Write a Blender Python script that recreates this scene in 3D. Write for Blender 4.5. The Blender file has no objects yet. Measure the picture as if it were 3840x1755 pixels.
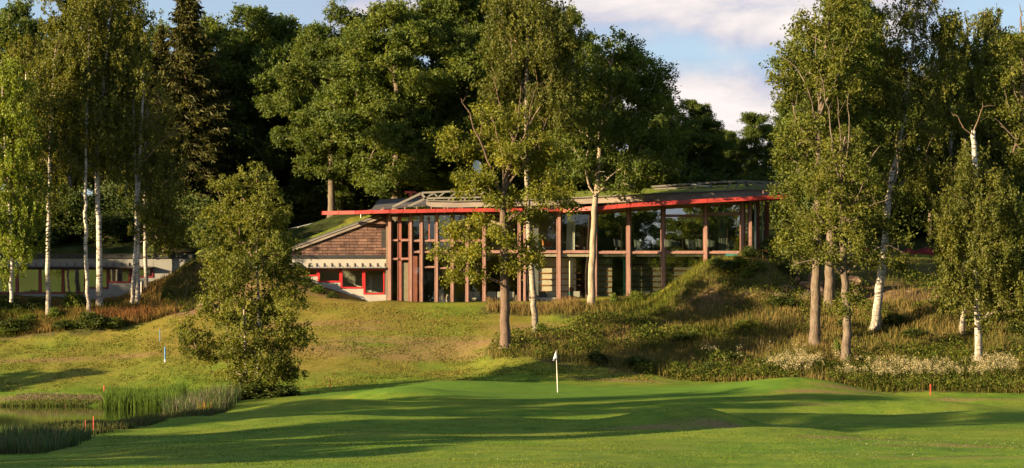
import bpy, math, random
import numpy as np
from mathutils import Vector
SC = bpy.context.scene
COL = SC.collection
K = 3840/2575.1            # sketch units -> photograph pixels (used to work out world positions)
FL = 7700.0; HZ = 1260.0; EYE = 3.12
R = math.radians

def wx(U, y): return (U-1920.0)/FL*y
def wz(V, y): return EYE-(V-HZ)/FL*y
def dx(u, y): return wx(u*K, y)
def dz(v, y): return wz(v*K, y)

# ------------------------------------------------------------------ tagging
def tag(o, label=None, cat=None, group=None, kind=None):
    if label: o['label'] = label
    if cat: o['category'] = cat
    if group: o['group'] = group
    if kind: o['kind'] = kind
    return o
def empty(name, loc=(0,0,0), rz=0.0):
    o = bpy.data.objects.new(name, None); COL.objects.link(o)
    o.location = loc; o.rotation_euler = (0,0,rz); o.empty_display_size = .3
    return o
def link(name, me, parent=None):
    o = bpy.data.objects.new(name, me); COL.objects.link(o)
    if parent is not None: o.parent = parent
    return o
def copy_tree(o, kids, parent=None):
    c = o.copy(); COL.objects.link(c)
    if parent is not None: c.parent = parent
    for ch in kids:
        d = ch.copy(); COL.objects.link(d); d.parent = c
    return c

# ------------------------------------------------------------------ mesh helpers
def np_mesh(name, V, F, mat, smooth=False, attrs=None, cols=None):
    V = np.asarray(V, dtype=np.float32); F = np.asarray(F, dtype=np.int32)
    me = bpy.data.meshes.new(name)
    n, k = F.shape
    me.vertices.add(len(V)); me.vertices.foreach_set('co', V.ravel())
    me.loops.add(n*k); me.loops.foreach_set('vertex_index', F.ravel())
    me.polygons.add(n)
    me.polygons.foreach_set('loop_start', np.arange(0, n*k, k, dtype=np.int32))
    me.update(calc_edges=True)
    me.polygons.foreach_set('use_smooth', np.full(n, bool(smooth)))
    for a, arr in (attrs or {}).items():
        at = me.attributes.new(a, 'FLOAT', 'POINT'); at.data.foreach_set('value', np.asarray(arr, dtype=np.float32))
    for a, arr in (cols or {}).items():
        at = me.attributes.new(a, 'FLOAT_COLOR', 'POINT'); at.data.foreach_set('color', np.asarray(arr, dtype=np.float32).ravel())
    if mat: me.materials.append(mat)
    me.update()
    return me

class MB:
    def __init__(s): s.v = []; s.f = []
    def add(s, vs, fs):
        b = len(s.v); s.v += [tuple(v) for v in vs]; s.f += [tuple(i+b for i in f) for f in fs]
        return s
    def box(s, x0, x1, y0, y1, z0, z1):
        return s.add([(x0,y0,z0),(x1,y0,z0),(x1,y1,z0),(x0,y1,z0),(x0,y0,z1),(x1,y0,z1),(x1,y1,z1),(x0,y1,z1)],
            [(3,2,1,0),(4,5,6,7),(0,1,5,4),(1,2,6,5),(2,3,7,6),(3,0,4,7)])
    def beam(s, p, q, w, h):
        p = Vector(p); q = Vector(q); d = (q-p).normalized()
        up = Vector((0,0,1)) if abs(d.z) < .95 else Vector((0,1,0))
        a = d.cross(up).normalized()*(w/2); b = a.cross(d).normalized()*(h/2)
        vs = [p-a-b, p+a-b, p+a+b, p-a+b, q-a-b, q+a-b, q+a+b, q-a+b]
        return s.add(vs, [(3,2,1,0),(4,5,6,7),(0,1,5,4),(1,2,6,5),(2,3,7,6),(3,0,4,7)])
    def tube(s, pts, rad, n=8, cap=True):
        pts = [Vector(p) for p in pts]
        if not hasattr(rad, '__len__'): rad = [rad]*len(pts)
        vs = []; fs = []
        for i, p in enumerate(pts):
            d = (pts[min(i+1,len(pts)-1)]-pts[max(i-1,0)]).normalized()
            up = Vector((0,0,1)) if abs(d.z) < .9 else Vector((1,0,0))
            a = d.cross(up).normalized(); b = a.cross(d).normalized()
            for k in range(n):
                t = 2*math.pi*k/n
                vs.append(p+(a*math.cos(t)+b*math.sin(t))*rad[i])
        for i in range(len(pts)-1):
            for k in range(n):
                fs.append((i*n+k, i*n+(k+1)%n, (i+1)*n+(k+1)%n, (i+1)*n+k))
        if cap:
            fs.append(tuple(range(n))); fs.append(tuple((len(pts)-1)*n+k for k in reversed(range(n))))
        return s.add(vs, fs)
    def lathe(s, prof, c=(0,0,0), n=20):
        vs = []; fs = []
        for r, z in prof:
            for k in range(n):
                t = 2*math.pi*k/n; vs.append((c[0]+r*math.cos(t), c[1]+r*math.sin(t), c[2]+z))
        for i in range(len(prof)-1):
            for k in range(n): fs.append((i*n+k, i*n+(k+1)%n, (i+1)*n+(k+1)%n, (i+1)*n+k))
        fs.append(tuple(reversed(range(n)))); fs.append(tuple((len(prof)-1)*n+k for k in range(n)))
        return s.add(vs, fs)
    def prism(s, poly, y0, y1):
        # polygon in x,z (counter clockwise seen from -y) pushed from y0 to y1
        n = len(poly)
        vs = [(p[0],y0,p[1]) for p in poly]+[(p[0],y1,p[1]) for p in poly]
        fs = [tuple(range(n)), tuple(reversed(range(n,2*n)))]
        for i in range(n): fs.append(((i+1)%n, i, i+n, (i+1)%n+n))
        return s.add(vs, fs)
    def build(s, name, mat, parent=None, smooth=False, bevel=0):
        me = bpy.data.meshes.new(name); me.from_pydata(s.v, [], s.f); me.validate(); me.update()
        if mat: me.materials.append(mat)
        if smooth:
            for p in me.polygons: p.use_smooth = True
        o = link(name, me, parent)
        if bevel:
            m = o.modifiers.new('b','BEVEL'); m.width = bevel; m.segments = 2; m.limit_method = 'ANGLE'
        return o

# ------------------------------------------------------------------ material helpers
class NT:
    def __init__(s, name):
        s.m = bpy.data.materials.new(name); s.m.use_nodes = True; s.t = s.m.node_tree; s.t.nodes.clear()
        s.out = s.n('ShaderNodeOutputMaterial')
    def n(s, typ, **kw):
        nd = s.t.nodes.new(typ)
        for k, v in kw.items():
            if k.startswith('i_'): 
                key = k[2:]; key = int(key) if key.isdigit() else key
                nd.inputs[key].default_value = v
            else: setattr(nd, k, v)
        return nd
    def l(s, a, b): s.t.links.new(a, b)
    def noise(s, vec, scale, detail=4, rough=.55, dist=0):
        nd = s.n('ShaderNodeTexNoise'); nd.inputs['Scale'].default_value = scale; nd.inputs['Detail'].default_value = detail
        nd.inputs['Roughness'].default_value = rough; nd.inputs['Distortion'].default_value = dist
        if vec is not None: s.l(vec, nd.inputs['Vector'])
        return nd.outputs['Fac']
    def ramp(s, fac, stops):
        nd = s.n('ShaderNodeValToRGB'); e = nd.color_ramp.elements
        while len(e) < len(stops): e.new(.5)
        for i, (p, c) in enumerate(stops):
            e[i].position = p; e[i].color = (*c, 1) if len(c) == 3 else c
        s.l(fac, nd.inputs[0]); return nd.outputs[0]
    def mix(s, f, a, b, blend='MIX'):
        nd = s.n('ShaderNodeMix', data_type='RGBA', blend_type=blend)
        for v, idx in ((f,0),(a,6),(b,7)):
            if isinstance(v, (int,float)): nd.inputs[idx].default_value = v
            elif isinstance(v, tuple): nd.inputs[idx].default_value = (*v,1)
            else: s.l(v, nd.inputs[idx])
        return nd.outputs[2]
    def math(s, op, a, b=None, c=None, clamp=False):
        nd = s.n('ShaderNodeMath', operation=op); nd.use_clamp = clamp
        for i, v in enumerate((a,b,c)):
            if v is None: continue
            if isinstance(v, (int,float)): nd.inputs[i].default_value = v
            else: s.l(v, nd.inputs[i])
        return nd.outputs[0]
    def attr(s, name): 
        return s.n('ShaderNodeAttribute', attribute_name=name)
    def pos(s): return s.n('ShaderNodeNewGeometry').outputs['Position']
    def obj(s): return s.n('ShaderNodeTexCoord').outputs['Object']
    def scale(s, vec, sc):
        nd = s.n('ShaderNodeMapping'); nd.inputs['Scale'].default_value = sc; s.l(vec, nd.inputs[0]); return nd.outputs[0]
    def bump(s, h, strength, dist):
        nd = s.n('ShaderNodeBump'); nd.inputs['Strength'].default_value = strength; nd.inputs['Distance'].default_value = dist
        s.l(h, nd.inputs['Height']); return nd.outputs[0]
    def bsdf(s, color, rough=.8, normal=None, spec=.3, metal=0, sheen=0):
        b = s.n('ShaderNodeBsdfPrincipled')
        if isinstance(color, tuple): b.inputs['Base Color'].default_value = (*color,1)
        else: s.l(color, b.inputs['Base Color'])
        if isinstance(rough,(int,float)): b.inputs['Roughness'].default_value = rough
        else: s.l(rough, b.inputs['Roughness'])
        b.inputs['Specular IOR Level'].default_value = spec; b.inputs['Metallic'].default_value = metal
        if normal is not None: s.l(normal, b.inputs['Normal'])
        return b.outputs[0]
    def done(s, sh): s.l(sh, s.out.inputs[0]); return s.m

def mat_plain(name, c, rough=.6, var=.25, scale=3.0, bump=0.0, metal=0, spec=.4, stretch=(1,1,1)):
    t = NT(name); v = t.scale(t.obj(), stretch)
    n = t.noise(v, scale, 6, .6)
    lo = tuple(x*(1-var) for x in c); hi = tuple(min(1,x*(1+var)) for x in c)
    col = t.ramp(n, [(.3,lo),(.7,hi)])
    nm = t.bump(t.noise(v, scale*6, 4), bump, .02) if bump else None
    return t.done(t.bsdf(col, rough, nm, spec, metal))

def mat_wood(name, c, rough=.7, var=.35):
    t = NT(name); g = t.pos()
    n1 = t.noise(t.scale(g,(9,9,.7)), 2.0, 6, .65); n2 = t.noise(g, .8, 4)
    col = t.ramp(t.math('ADD', t.math('MULTIPLY',n1,.7), t.math('MULTIPLY',n2,.3)), [(.3,tuple(x*(1-var) for x in c)),(.68,tuple(min(1,x*(1+var)) for x in c))])
    return t.done(t.bsdf(col, rough, t.bump(n1,.25,.01), .25))

def mat_leaf(name, dark, mid, light, trans=.35, hue=0.0, gloss=.018, rough=.6):
    t = NT(name)
    v = t.attr('var').outputs['Fac']
    oi = t.n('ShaderNodeObjectInfo').outputs['Random']
    f = t.math('ADD', t.math('MULTIPLY', v, .85), t.math('MULTIPLY', oi, .15))
    col = t.ramp(f, [(.0,dark),(.5,mid),(1.0,light)])
    d = t.n('ShaderNodeBsdfDiffuse'); t.l(col, d.inputs[0])
    tr = t.n('ShaderNodeBsdfTranslucent'); t.l(t.mix(1.0, col, (1.35,1.25,.45), 'MULTIPLY'), tr.inputs[0])
    m = t.n('ShaderNodeMixShader'); m.inputs[0].default_value = trans; t.l(d.outputs[0], m.inputs[1]); t.l(tr.outputs[0], m.inputs[2])
    g = t.n('ShaderNodeBsdfGlossy'); g.inputs['Roughness'].default_value = rough; g.inputs[0].default_value = (.9,.95,.9,1)
    m2 = t.n('ShaderNodeMixShader'); m2.inputs[0].default_value = gloss; t.l(m.outputs[0], m2.inputs[1]); t.l(g.outputs[0], m2.inputs[2])
    return t.done(m2.outputs[0])

def mat_colattr(name, trans=.3, attr='col'):
    t = NT(name); col = t.attr(attr).outputs['Color']
    d = t.n('ShaderNodeBsdfDiffuse'); t.l(col, d.inputs[0])
    tr = t.n('ShaderNodeBsdfTranslucent'); t.l(col, tr.inputs[0])
    m = t.n('ShaderNodeMixShader'); m.inputs[0].default_value = trans; t.l(d.outputs[0], m.inputs[1]); t.l(tr.outputs[0], m.inputs[2])
    return t.done(m.outputs[0])

def mat_bark(name, c, c2, scale=1.0, lich=None):
    t = NT(name); g = t.obj()
    w = t.noise(t.scale(g,(5*scale,5*scale,.9*scale)), 2.2, 6, .7, .6)
    col = t.ramp(w, [(.32,c2),(.62,c)])
    n2 = t.noise(g, 1.3, 5, .6)
    if lich: col = t.mix(t.ramp(n2,[(.52,(0,0,0)),(.72,(.7,.7,.7))]), col, lich)
    return t.done(t.bsdf(col, .9, t.bump(w,.9,.06), .15))

def mat_birchbark(name, lo=(.30,.265,.23), hi=(.53,.49,.44)):
    t = NT(name); g = t.obj()
    n = t.noise(t.scale(g,(1.4,1.4,9)), 1.6, 5, .65, .3)
    n2 = t.noise(t.scale(g,(3,3,.8)), 1.2, 4, .6)
    white = t.ramp(n2, [(.3,lo),(.7,hi)])
    marks = t.ramp(n, [(.40,(1,1,1)),(.48,(0,0,0))])
    col = t.mix(marks, white, (.05,.042,.035))
    z = t.n('ShaderNodeSeparateXYZ'); t.l(g, z.inputs[0])
    low = t.math('SUBTRACT', 1.0, t.math('MULTIPLY', z.outputs[2], .30), clamp=True)     # corky dark plates at the foot
    cork = t.noise(t.scale(g,(6,6,1.5)), 2, 5, .7)
    f = t.math('MULTIPLY', low, t.ramp(cork,[(.4,(0,0,0)),(.55,(1,1,1))]))
    col = t.mix(f, col, (.09,.075,.06))
    th = t.ramp(t.attr('thick').outputs['Fac'], [(.035,(1,1,1)),(.085,(0,0,0))]); col = t.mix(th, col, (.13,.085,.06))
    return t.done(t.bsdf(col, .75, t.bump(n,.35,.02), .3))

def mat_glass(name, refl=.12, tint=(.82,.86,.84), rough=0.0):
    t = NT(name)
    tr = t.n('ShaderNodeBsdfTransparent'); tr.inputs[0].default_value = (*tint,1)
    g = t.n('ShaderNodeBsdfGlossy'); g.inputs['Roughness'].default_value = rough
    n = t.noise(t.pos(), 1.1, 2); t.l(t.bump(n,.04,.05), g.inputs['Normal'])
    lw = t.n('ShaderNodeLayerWeight'); lw.inputs[0].default_value = .5
    f = t.math('ADD', t.math('MULTIPLY', t.math('POWER', lw.outputs['Facing'], 4.0), .85), refl+.03, clamp=True)
    m = t.n('ShaderNodeMixShader'); t.l(f, m.inputs[0]); t.l(tr.outputs[0], m.inputs[1]); t.l(g.outputs[0], m.inputs[2])
    return t.done(m.outputs[0])

# ------------------------------------------------------------------ camera, light, sky
cd = bpy.data.cameras.new('camera'); cam = bpy.data.objects.new('camera', cd); COL.objects.link(cam)
cam.location = (0,0,EYE); cam.rotation_euler = (R(90),0,0)
cd.sensor_width = 36; cd.lens = FL/3840*36; cd.shift_y = (HZ-877.5)/3840; cd.clip_start = .5; cd.clip_end = 6000
SC.camera = cam
SUN_EL, SUN_AZ = 13.0, 242.0
sd = bpy.data.lights.new('sun','SUN'); sun = bpy.data.objects.new('sun', sd); COL.objects.link(sun)
sd.energy = 5.0; sd.angle = R(.5); sd.color = (1.0,.75,.42)
a = R(SUN_AZ); sdir = Vector((math.sin(a)*math.cos(R(SUN_EL)), math.cos(a)*math.cos(R(SUN_EL)), math.sin(R(SUN_EL))))
sun.rotation_euler = (-sdir).to_track_quat('-Z','Y').to_euler(); sun.location = (-60,-60,60)

W = bpy.data.worlds.new('World'); SC.world = W; W.use_nodes = True
wt = W.node_tree; wt.nodes.clear()
class WT(NT):
    def __init__(s, t): s.t = t
w_ = WT(wt)
sky = w_.n('ShaderNodeTexSky', sky_type='NISHITA', sun_disc=False, sun_elevation=R(SUN_EL), sun_rotation=R(SUN_AZ), altitude=100, air_density=1.0, dust_density=1.0, ozone_density=2.0)
gen = w_.n('ShaderNodeTexCoord').outputs['Generated']
sep = w_.n('ShaderNodeSeparateXYZ'); w_.l(gen, sep.inputs[0])
def bank(cx, cz, sx, sz):            # a cloud bank round the direction (cx, 1, cz)
    px = w_.math('DIVIDE', w_.math('SUBTRACT', sep.outputs[0], cx), sx); pz = w_.math('DIVIDE', w_.math('SUBTRACT', sep.outputs[2], cz), sz)
    d2 = w_.math('ADD', w_.math('MULTIPLY',px,px), w_.math('MULTIPLY',pz,pz))
    return w_.math('EXPONENT', w_.math('MULTIPLY', d2, -1.0))
vec = w_.scale(gen, (1,1,1.9))
n1 = w_.noise(vec, 13, 9, .56, .25); n2 = w_.noise(vec, 4.5, 4, .5); n3 = w_.noise(w_.scale(gen,(1,1,4.5)), 6, 6, .55)
banks = None
for c in [(.085,.168,.13,.020),(.13,.150,.07,.012),(.10,.108,.10,.017),(.125,.086,.07,.022),(-.02,.155,.05,.012),(.36,.20,.1,.02),(-.4,.22,.2,.03)]:
    b = bank(*c); banks = b if banks is None else w_.math('MAXIMUM', banks, b)
dens = w_.math('ADD', w_.math('MULTIPLY', banks, .55), w_.math('ADD', w_.math('MULTIPLY', n1, .95), w_.math('MULTIPLY', n2, .30)))
mask = w_.ramp(dens, [(.66,(0,0,0)),(.92,(1,1,1))])
veil = w_.ramp(n3, [(.36,(.35,.35,.35)),(.70,(.85,.85,.85))])
nsh = w_.noise(w_.scale(gen,(1,1,2.6)), 22, 8, .6, .4)
shade = w_.math('ADD', w_.math('MULTIPLY', dens, .6), w_.math('MULTIPLY', nsh, .8))
lit = w_.ramp(w_.math('SUBTRACT', shade, .3), [(.48,(2.1,2.4,3.2)),(.60,(2.9,2.85,3.3)),(.72,(3.7,3.45,3.5)),(.88,(4.5,4.1,3.95))])
skyc = w_.mix(veil, sky.outputs[0], (2.0,2.35,3.1))
skc = w_.mix(mask, skyc, lit)
bg = w_.n('ShaderNodeBackground'); w_.l(skc, bg.inputs[0]); bg.inputs[1].default_value = .062
wo = w_.n('ShaderNodeOutputWorld'); w_.l(bg.outputs[0], wo.inputs[0])
SC.view_settings.view_transform = 'Standard'; SC.view_settings.look = 'None'; SC.view_settings.gamma = 1; SC.view_settings.use_curve_mapping = False
SC.view_settings.exposure = 1.9
SC.render.engine = 'CYCLES'
cy = SC.cycles; cy.max_bounces = 7; cy.diffuse_bounces = 3; cy.glossy_bounces = 3; cy.transmission_bounces = 4; cy.transparent_max_bounces = 12
cy.use_denoising = True; cy.caustics_reflective = False; cy.caustics_refractive = False

# ------------------------------------------------------------------ terrain
CP = []     # world x, y, z
def c(u, v, y): CP.append((dx(u,y), y, dz(v,y)))
def cw(x, y, z): CP.append((x,y,z))
for u, v, y in [
 (0,1177,60),(640,1177,56),(1290,1177,52),(1930,1177,52),(2575,1177,52),
 (1290,1100,74),(1930,1100,75),(2575,1098,76),(650,1105,74),
 (1000,1045,93),(1400,1045,94),(1930,1062,92),(2300,1045,97),(2575,1045,97),
 (1720,1046,88),(1640,1054,87.5),(1800,1056,87.5),(1700,1092,80),(1560,1072,86),(1900,1086,86),
 (1402,987,113),(1000,985,108),(1130,963,117),(1400,966,118),(1700,968,118),(1850,970,117),(1400,1006,107),(1150,1000,106),(1700,1002,107),
 (790,1026,103),(560,1051,97),(300,1086,88),(650,1036,101),(900,1004,107),(1000,985,112),
 (645,1000,114),(760,985,117),(900,945,123),(1200,936,124),(1500,936,124),(1700,945,124),
 (20,1005,119.5),(120,1005,119.5),(250,1005,119.5),(100,980,122),(300,980,122),(100,930,127),(100,890,131),(20,855,134),(480,815,135),(300,840,134.5),(480,900,128),(450,980,121),(-200,1000,120),
 (100,1120,78),(250,1106,81),(0,1145,70),(300,1150,66),
 (30,800,137),(250,775,138.5),(350,765,139),(0,752,141),(-200,752,141),(-200,850,134),
 (460,790,136.5),(540,762,138),(640,770,137.5),
 (960,757,139.6),(780,766,138),(1000,768,138.3),(1230,770,138.5),(1400,770,138.5),(1486,771,137.5),(1580,762,138.2),
 (800,850,131),(1000,850,131),(1200,850,131),(1271,878,127),(1345,835,132),(1000,910,127),(1200,905,127),(800,920,125.5),
 (1640,940,124),(1900,957,122.5),(2200,987,120.5),(2575,987,119.5),
 (2000,962,115),(1900,966,115),(2100,972,115),(1830,986,112),(2210,992,114),(2000,1003,107),(1900,975,118),
 (2575,1003,111),(2400,1012,108),
 (2050,870,128),(2128,906,125),(2205,826,131),(2085,771,134),(2422,841,130),(2461,906,125),(2575,870,127),(2575,785,132.5),(2300,771,134),(2200,724,136.5),(2300,705,139),(2250,640,146),(2450,650,146),(2050,642,146),
 (1700,880,128),(1600,800,134),(1800,800,133),(1850,722,136),(1870,641,138.8),(1800,672,138.6),(1750,693,138.5),(1690,733,138.4),(1640,757,138.4),(1950,645,139.5),(1960,771,133.5),(1900,648,138),(1800,735,135.5),(2000,700,138),
]: c(u,v,y)
S_ = lambda U,V,y: cw(wx(U,y), y, wz(V,y))
for U, V in [(300,1122),(442,1108),(544,1070),(646,1026),(724,985)]: S_(U,V,141.7)
for U, V in [(790,965),(900,950),(1000,955),(1080,985)]: S_(U,V,142)
for U, V in [(1131,1060),(1235,1092),(1320,1116),(1400,1127)]: S_(U,V,140.4)
for U, V, y in [(-100,905,151),(200,905,151),(400,905,151),(600,905,151),(760,930,148),(900,900,152),(1050,905,152),(300,835,168),(700,820,168),(1080,882,162),(1150,872,164),(1000,880,168),
                (1300,800,160),(1500,790,166),(1800,800,166),(2200,790,166),(2600,790,166),(2950,820,166)]: S_(U,V,y)
for x,y,z in [(-40,140,5.6),(-40,125,1),(-45,100,-.8),(-45,75,-.8),(-60,60,-.4),(-90,140,6),(-90,100,2),(-60,30,0),(0,38,-.1),(40,38,-.2),(0,0,1.35),(-20,0,1.2),(20,0,1.2),(0,-60,2),(-80,-60,2),(80,-60,2),
    (60,70,-.6),(60,100,0),(60,125,2.5),(60,145,8),(100,100,2),(100,150,8),(0,200,16),(-60,200,17),(60,200,15),(-60,170,13),(60,170,11),(-100,180,12),(110,190,12),(0,300,22),(-150,300,18),(150,300,18),
    (-400,200,8),(400,200,8),(0,900,24),(-900,900,10),(900,900,10),(-900,-300,2),(900,-300,2),(0,-900,2)]: cw(x,y,z)
for u in (-150,0,80,160,240,330):
    for y in (95,104,112): cw(dx(u,y)+(0 if u<300 else -1), y, -1.7)
for u in (-150,-50,60,160,260,360): cw(dx(u,89), 89, -.82)
for u in (-150,-50,60,160,260,330): cw(dx(u,118), 118, -.86)
cw(dx(430,108),108,-.72); cw(dx(420,99),99,-.8)
# deduplicate near-coincident points, then a multiquadric surface through them
P_ = np.array(CP); keep = []
for i in range(len(P_)):
    if all(np.hypot(*(P_[i,:2]-P_[j,:2])) > .5 for j in keep): keep.append(i)
P_ = P_[keep]; C2 = 1.5**2
D_ = np.hypot(P_[:,None,0]-P_[None,:,0], P_[:,None,1]-P_[None,:,1]); PHI = -np.sqrt(D_**2+C2)
N_ = len(P_); A_ = np.zeros((N_+1,N_+1)); A_[:N_,:N_] = PHI - .05*np.eye(N_); A_[N_,:N_] = 1; A_[:N_,N_] = 1
SOL = np.linalg.solve(A_, np.concatenate([P_[:,2],[0]]))
def vnoise(x, y, s, seed=0):
    xs = x/s; ys = y/s; x0 = np.floor(xs).astype(int); y0 = np.floor(ys).astype(int); fx = xs-x0; fy = ys-y0
    fx = fx*fx*(3-2*fx); fy = fy*fy*(3-2*fy)
    def h(a,b):
        n = (a*374761393 + b*668265263 + seed*974634777) & 0xffffffff
        n = ((n ^ (n>>13))*1274126177) & 0xffffffff
        return ((n ^ (n>>16)) & 0xffff)/65535.0
    return (h(x0,y0)*(1-fx)+h(x0+1,y0)*fx)*(1-fy)+(h(x0,y0+1)*(1-fx)+h(x0+1,y0+1)*fx)*fy
def fbm(x,y,s,seed=0,o=4):
    r = 0; a = .5; t = 0
    for i in range(o): r = r + a*vnoise(x,y,s/2**i,seed+i*17); t += a; a *= .55
    return r/t
def inpoly(x, y, poly):
    r = np.zeros(np.shape(x), bool); n = len(poly)
    for i in range(n):
        x1,y1 = poly[i]; x2,y2 = poly[(i+1)%n]
        cnd = (y1 > y) != (y2 > y)
        with np.errstate(divide='ignore', invalid='ignore'):
            xi = (x2-x1)*(y-y1)/(y2-y1+1e-12)+x1
        r ^= cnd & (x < xi)
    return r
D2 = lambda L: [(dx(u,y), y) for u, y in L]
ROUGH = D2([(1225,138.9),(1225,136.8),(1330,136),(1470,135),(1430,132.5),(1250,129.5),(1225,127.5),(1240,126),(1400,125),(1640,124),(1900,122.4),(2200,120.6),(2600,119.5),(2900,119),(2900,150),(2400,145),(1990,143),(1880,139.3)])
BANK = D2([(-300,133),(20,134),(300,135),(420,136.2),(520,137.6),(560,141),(560,150),(480,143),(-300,142)])
FOREST = D2([(-600,150),(500,147),(520,144),(700,144),(740,150),(900,158),(1300,158),(2000,156),(2000,147),(2500,147),(3400,140),(3800,220),(1300,320),(-900,260)])
GREEN = [(dx(1360,112.5)+13*math.cos(t)*(1+.10*math.sin(3*t)), 111.8+5.6*math.sin(t)) for t in np.linspace(0,2*math.pi,40)[:-1]]
FOOT = [(wx(-260,142.2),wx(700,142.2),142.15,149.6), (wx(1150,141),wx(1452,141),141.1,149.6), (wx(1440,140),wx(2650,140),140.1,151.5), (wx(2640,140),wx(2870,140),140.1,151.5)]
RIDGE = [(300,86.5),(430,92),(560,97),(680,100.5),(790,103.5),(960,109)]
MOUNDS = [(dx(u_,y_),y_,3.6,1.8,.26) for u_,y_ in RIDGE]+[(dx(u_,y_+4.2),y_+4.2,3.6,1.8,-.22) for u_,y_ in RIDGE[:-1]]+[(dx(2330,103),103,4.5,1.8,.35),(dx(2120,99.5),99.5,5,2.2,-.3),(dx(2480,95),95,6,1.8,.3),(dx(1950,96),96,4,2,.22),(dx(1250,95),95,7,3,-.2),(dx(900,90),90,6,2.2,.2),(dx(1900,72),72,8,2.5,.22),(dx(2350,80),80,6,2.5,-.2),(dx(700,78),78,5,2,.2),(dx(395,107),107,2.2,4.5,-.6),(dx(1710,88),88,3.4,2.4,.5),(dx(1700,93.5),93.5,5,2.2,-.35),(dx(2010,115),115,5,2.2,.3),(dx(1795,136.9),136.9,3.4,1.5,.7),(dx(1850,135.6),135.6,3.0,1.6,.5),(dx(1150,116.8),116.8,7,1.8,.12),(dx(1200,120.3),120.3,12,1.5,-.2),(dx(780,103.5),103.5,4,2.2,.25),(dx(2480,109.5),109.5,3.5,1.4,.3)]
def gz(x, y, raw=False):
    x = np.asarray(x, float); y = np.asarray(y, float); sh = x.shape; xf = x.ravel(); yf = y.ravel(); out = np.empty(len(xf))
    for i in range(0, len(xf), 20000):
        d = np.hypot(xf[i:i+20000,None]-P_[None,:,0], yf[i:i+20000,None]-P_[None,:,1])
        out[i:i+20000] = -np.sqrt(d**2+C2)@SOL[:N_]+SOL[N_]
    for (mx,my,rx,ry,h) in MOUNDS: out = out + h*np.exp(-((xf-mx)/rx)**2-((yf-my)/ry)**2)
    ro = inpoly(xf,yf,ROUGH) | inpoly(xf,yf,BANK) | inpoly(xf,yf,FOREST)
    gr = np.hypot((xf-dx(1430,112))/22,(yf-112)/7) < 1
    amp = np.where(ro,.6,np.where(gr,.0,np.where(yf<112,.14,.10)))
    out = out + amp*(fbm(xf,yf,3.0,5)-.5) + np.where(gr,.05,np.where(yf<112,.55,.16))*(fbm(xf,yf,9,9,2)-.5)
    if not raw:
        for x0,x1,y0,y1 in FOOT:
            m = (xf>x0)&(xf<x1)&(yf>y0)&(yf<y1); out[m] = np.minimum(out[m], 4.9)
    return out.reshape(sh)
def g1(x, y): return float(gz(np.array([x]), np.array([y]))[0])
def grid_axis(lo, hi, step, far):
    core = np.arange(lo, hi+step/2, step); up = []; s = step; v = hi
    while v < far: s *= 1.25; v += s; up.append(v)
    dn = []; s = step; v = lo
    while v > -far: s *= 1.25; v -= s; dn.append(v)
    return np.array(dn[::-1]+list(core)+up)
gx = grid_axis(-46, 46, .38, 3000); gy = grid_axis(44, 172, .38, 3000)
GX, GY = np.meshgrid(gx, gy); GZ = gz(GX, GY)
nx, ny = len(gx), len(gy)
idx = np.arange(nx*ny).reshape(ny,nx)
F_ = np.stack([idx[:-1,:-1].ravel(), idx[:-1,1:].ravel(), idx[1:,1:].ravel(), idx[1:,:-1].ravel()],1)
xf, yf = GX.ravel(), GY.ravel()
jx = xf+2.2*(fbm(xf,yf,2.5,31)-.5); jy = yf+2.2*(fbm(xf,yf,2.5,57)-.5)
a_rough = (inpoly(jx,jy,ROUGH)|inpoly(jx,jy,BANK)).astype(float)
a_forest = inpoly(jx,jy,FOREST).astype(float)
a_green = inpoly(xf,yf,GREEN).astype(float)
def spot(u, y, ru, ry, seed=3, thr=.15):
    X0 = dx(u,y); r = np.hypot((xf-X0)/ru, (yf-y)/ry)
    return np.clip((1.0-r)*1.6+1.6*(fbm(xf,yf,2.2,seed)-.5), 0, 1)
a_dry = np.zeros(len(xf))
for s in [(120,129.5,6.5,.8),(330,129.6,3,.6),(1000,131,9,.6),(850,129,6,1.0),(1150,129.5,5,1.2),(1090,128.6,4,.8),(820,134.5,5,.8),(900,133,3.5,.7),(1050,128,8,1.0),(1330,133.3,3,1.5),(1100,117.3,3,.5),(1700,90.5,3.2,1.2),(1850,85.5,3,.9),(1620,84.5,2.5,.9),(2050,111,3,.9),(2150,113,3.5,.9),(2050,104.5,2.5,.8),(2420,109,3.5,.5),(2480,66,4,1.2),(2150,69,3,.8),(1750,74,3,.7),(2400,58,3,.7),(250,56,3,.8),(1560,122,3,.6),(2350,98.5,2,.7),(470,137,3,1)]:
    a_dry = np.maximum(a_dry, spot(*s))
a_soil = np.zeros(len(xf))
for s in [(120,119.6,8,.9),(230,119.9,3,.8),(430,139.5,4,1.6),(520,140.3,3,1.4),(480,137.3,2.5,.9),(610,139,3,1.2),(1760,134.6,3,1.4),(1820,137.4,1.6,.8),(1850,134.5,2.5,1),(2560,111.5,1.7,.5),(1050,130.2,9,.25),(1350,130.0,7,.25),(2150,137,3,1),(2330,137,4,1),(800,140,3,.9),(2250,135.5,5,1)]:
    a_soil = np.maximum(a_soil, spot(*s, seed=8))
a_upper = np.clip((yf-120.5+2.5*(fbm(xf,yf,4,61)-.5))/5,0,1)*np.clip(.25+1.5*(fbm(xf,yf,4.5,63)-.25),0,1)
a_sand = np.clip(1.4-np.hypot((xf-dx(735,165))/4.5, (yf-164.5)/3.2)*1.2, 0, 1)
t = NT('turf'); g = t.pos()
nb = t.noise(g,.12,4,.5); nm_ = t.noise(g,.75,5,.62); nf = t.noise(g,6,4,.7); nff = t.noise(t.scale(g,(1,1,1)),22,3,.7)
fair = t.ramp(nm_, [(.28,(.050,.108,.011)),(.50,(.094,.165,.016)),(.74,(.168,.205,.024))])
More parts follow.
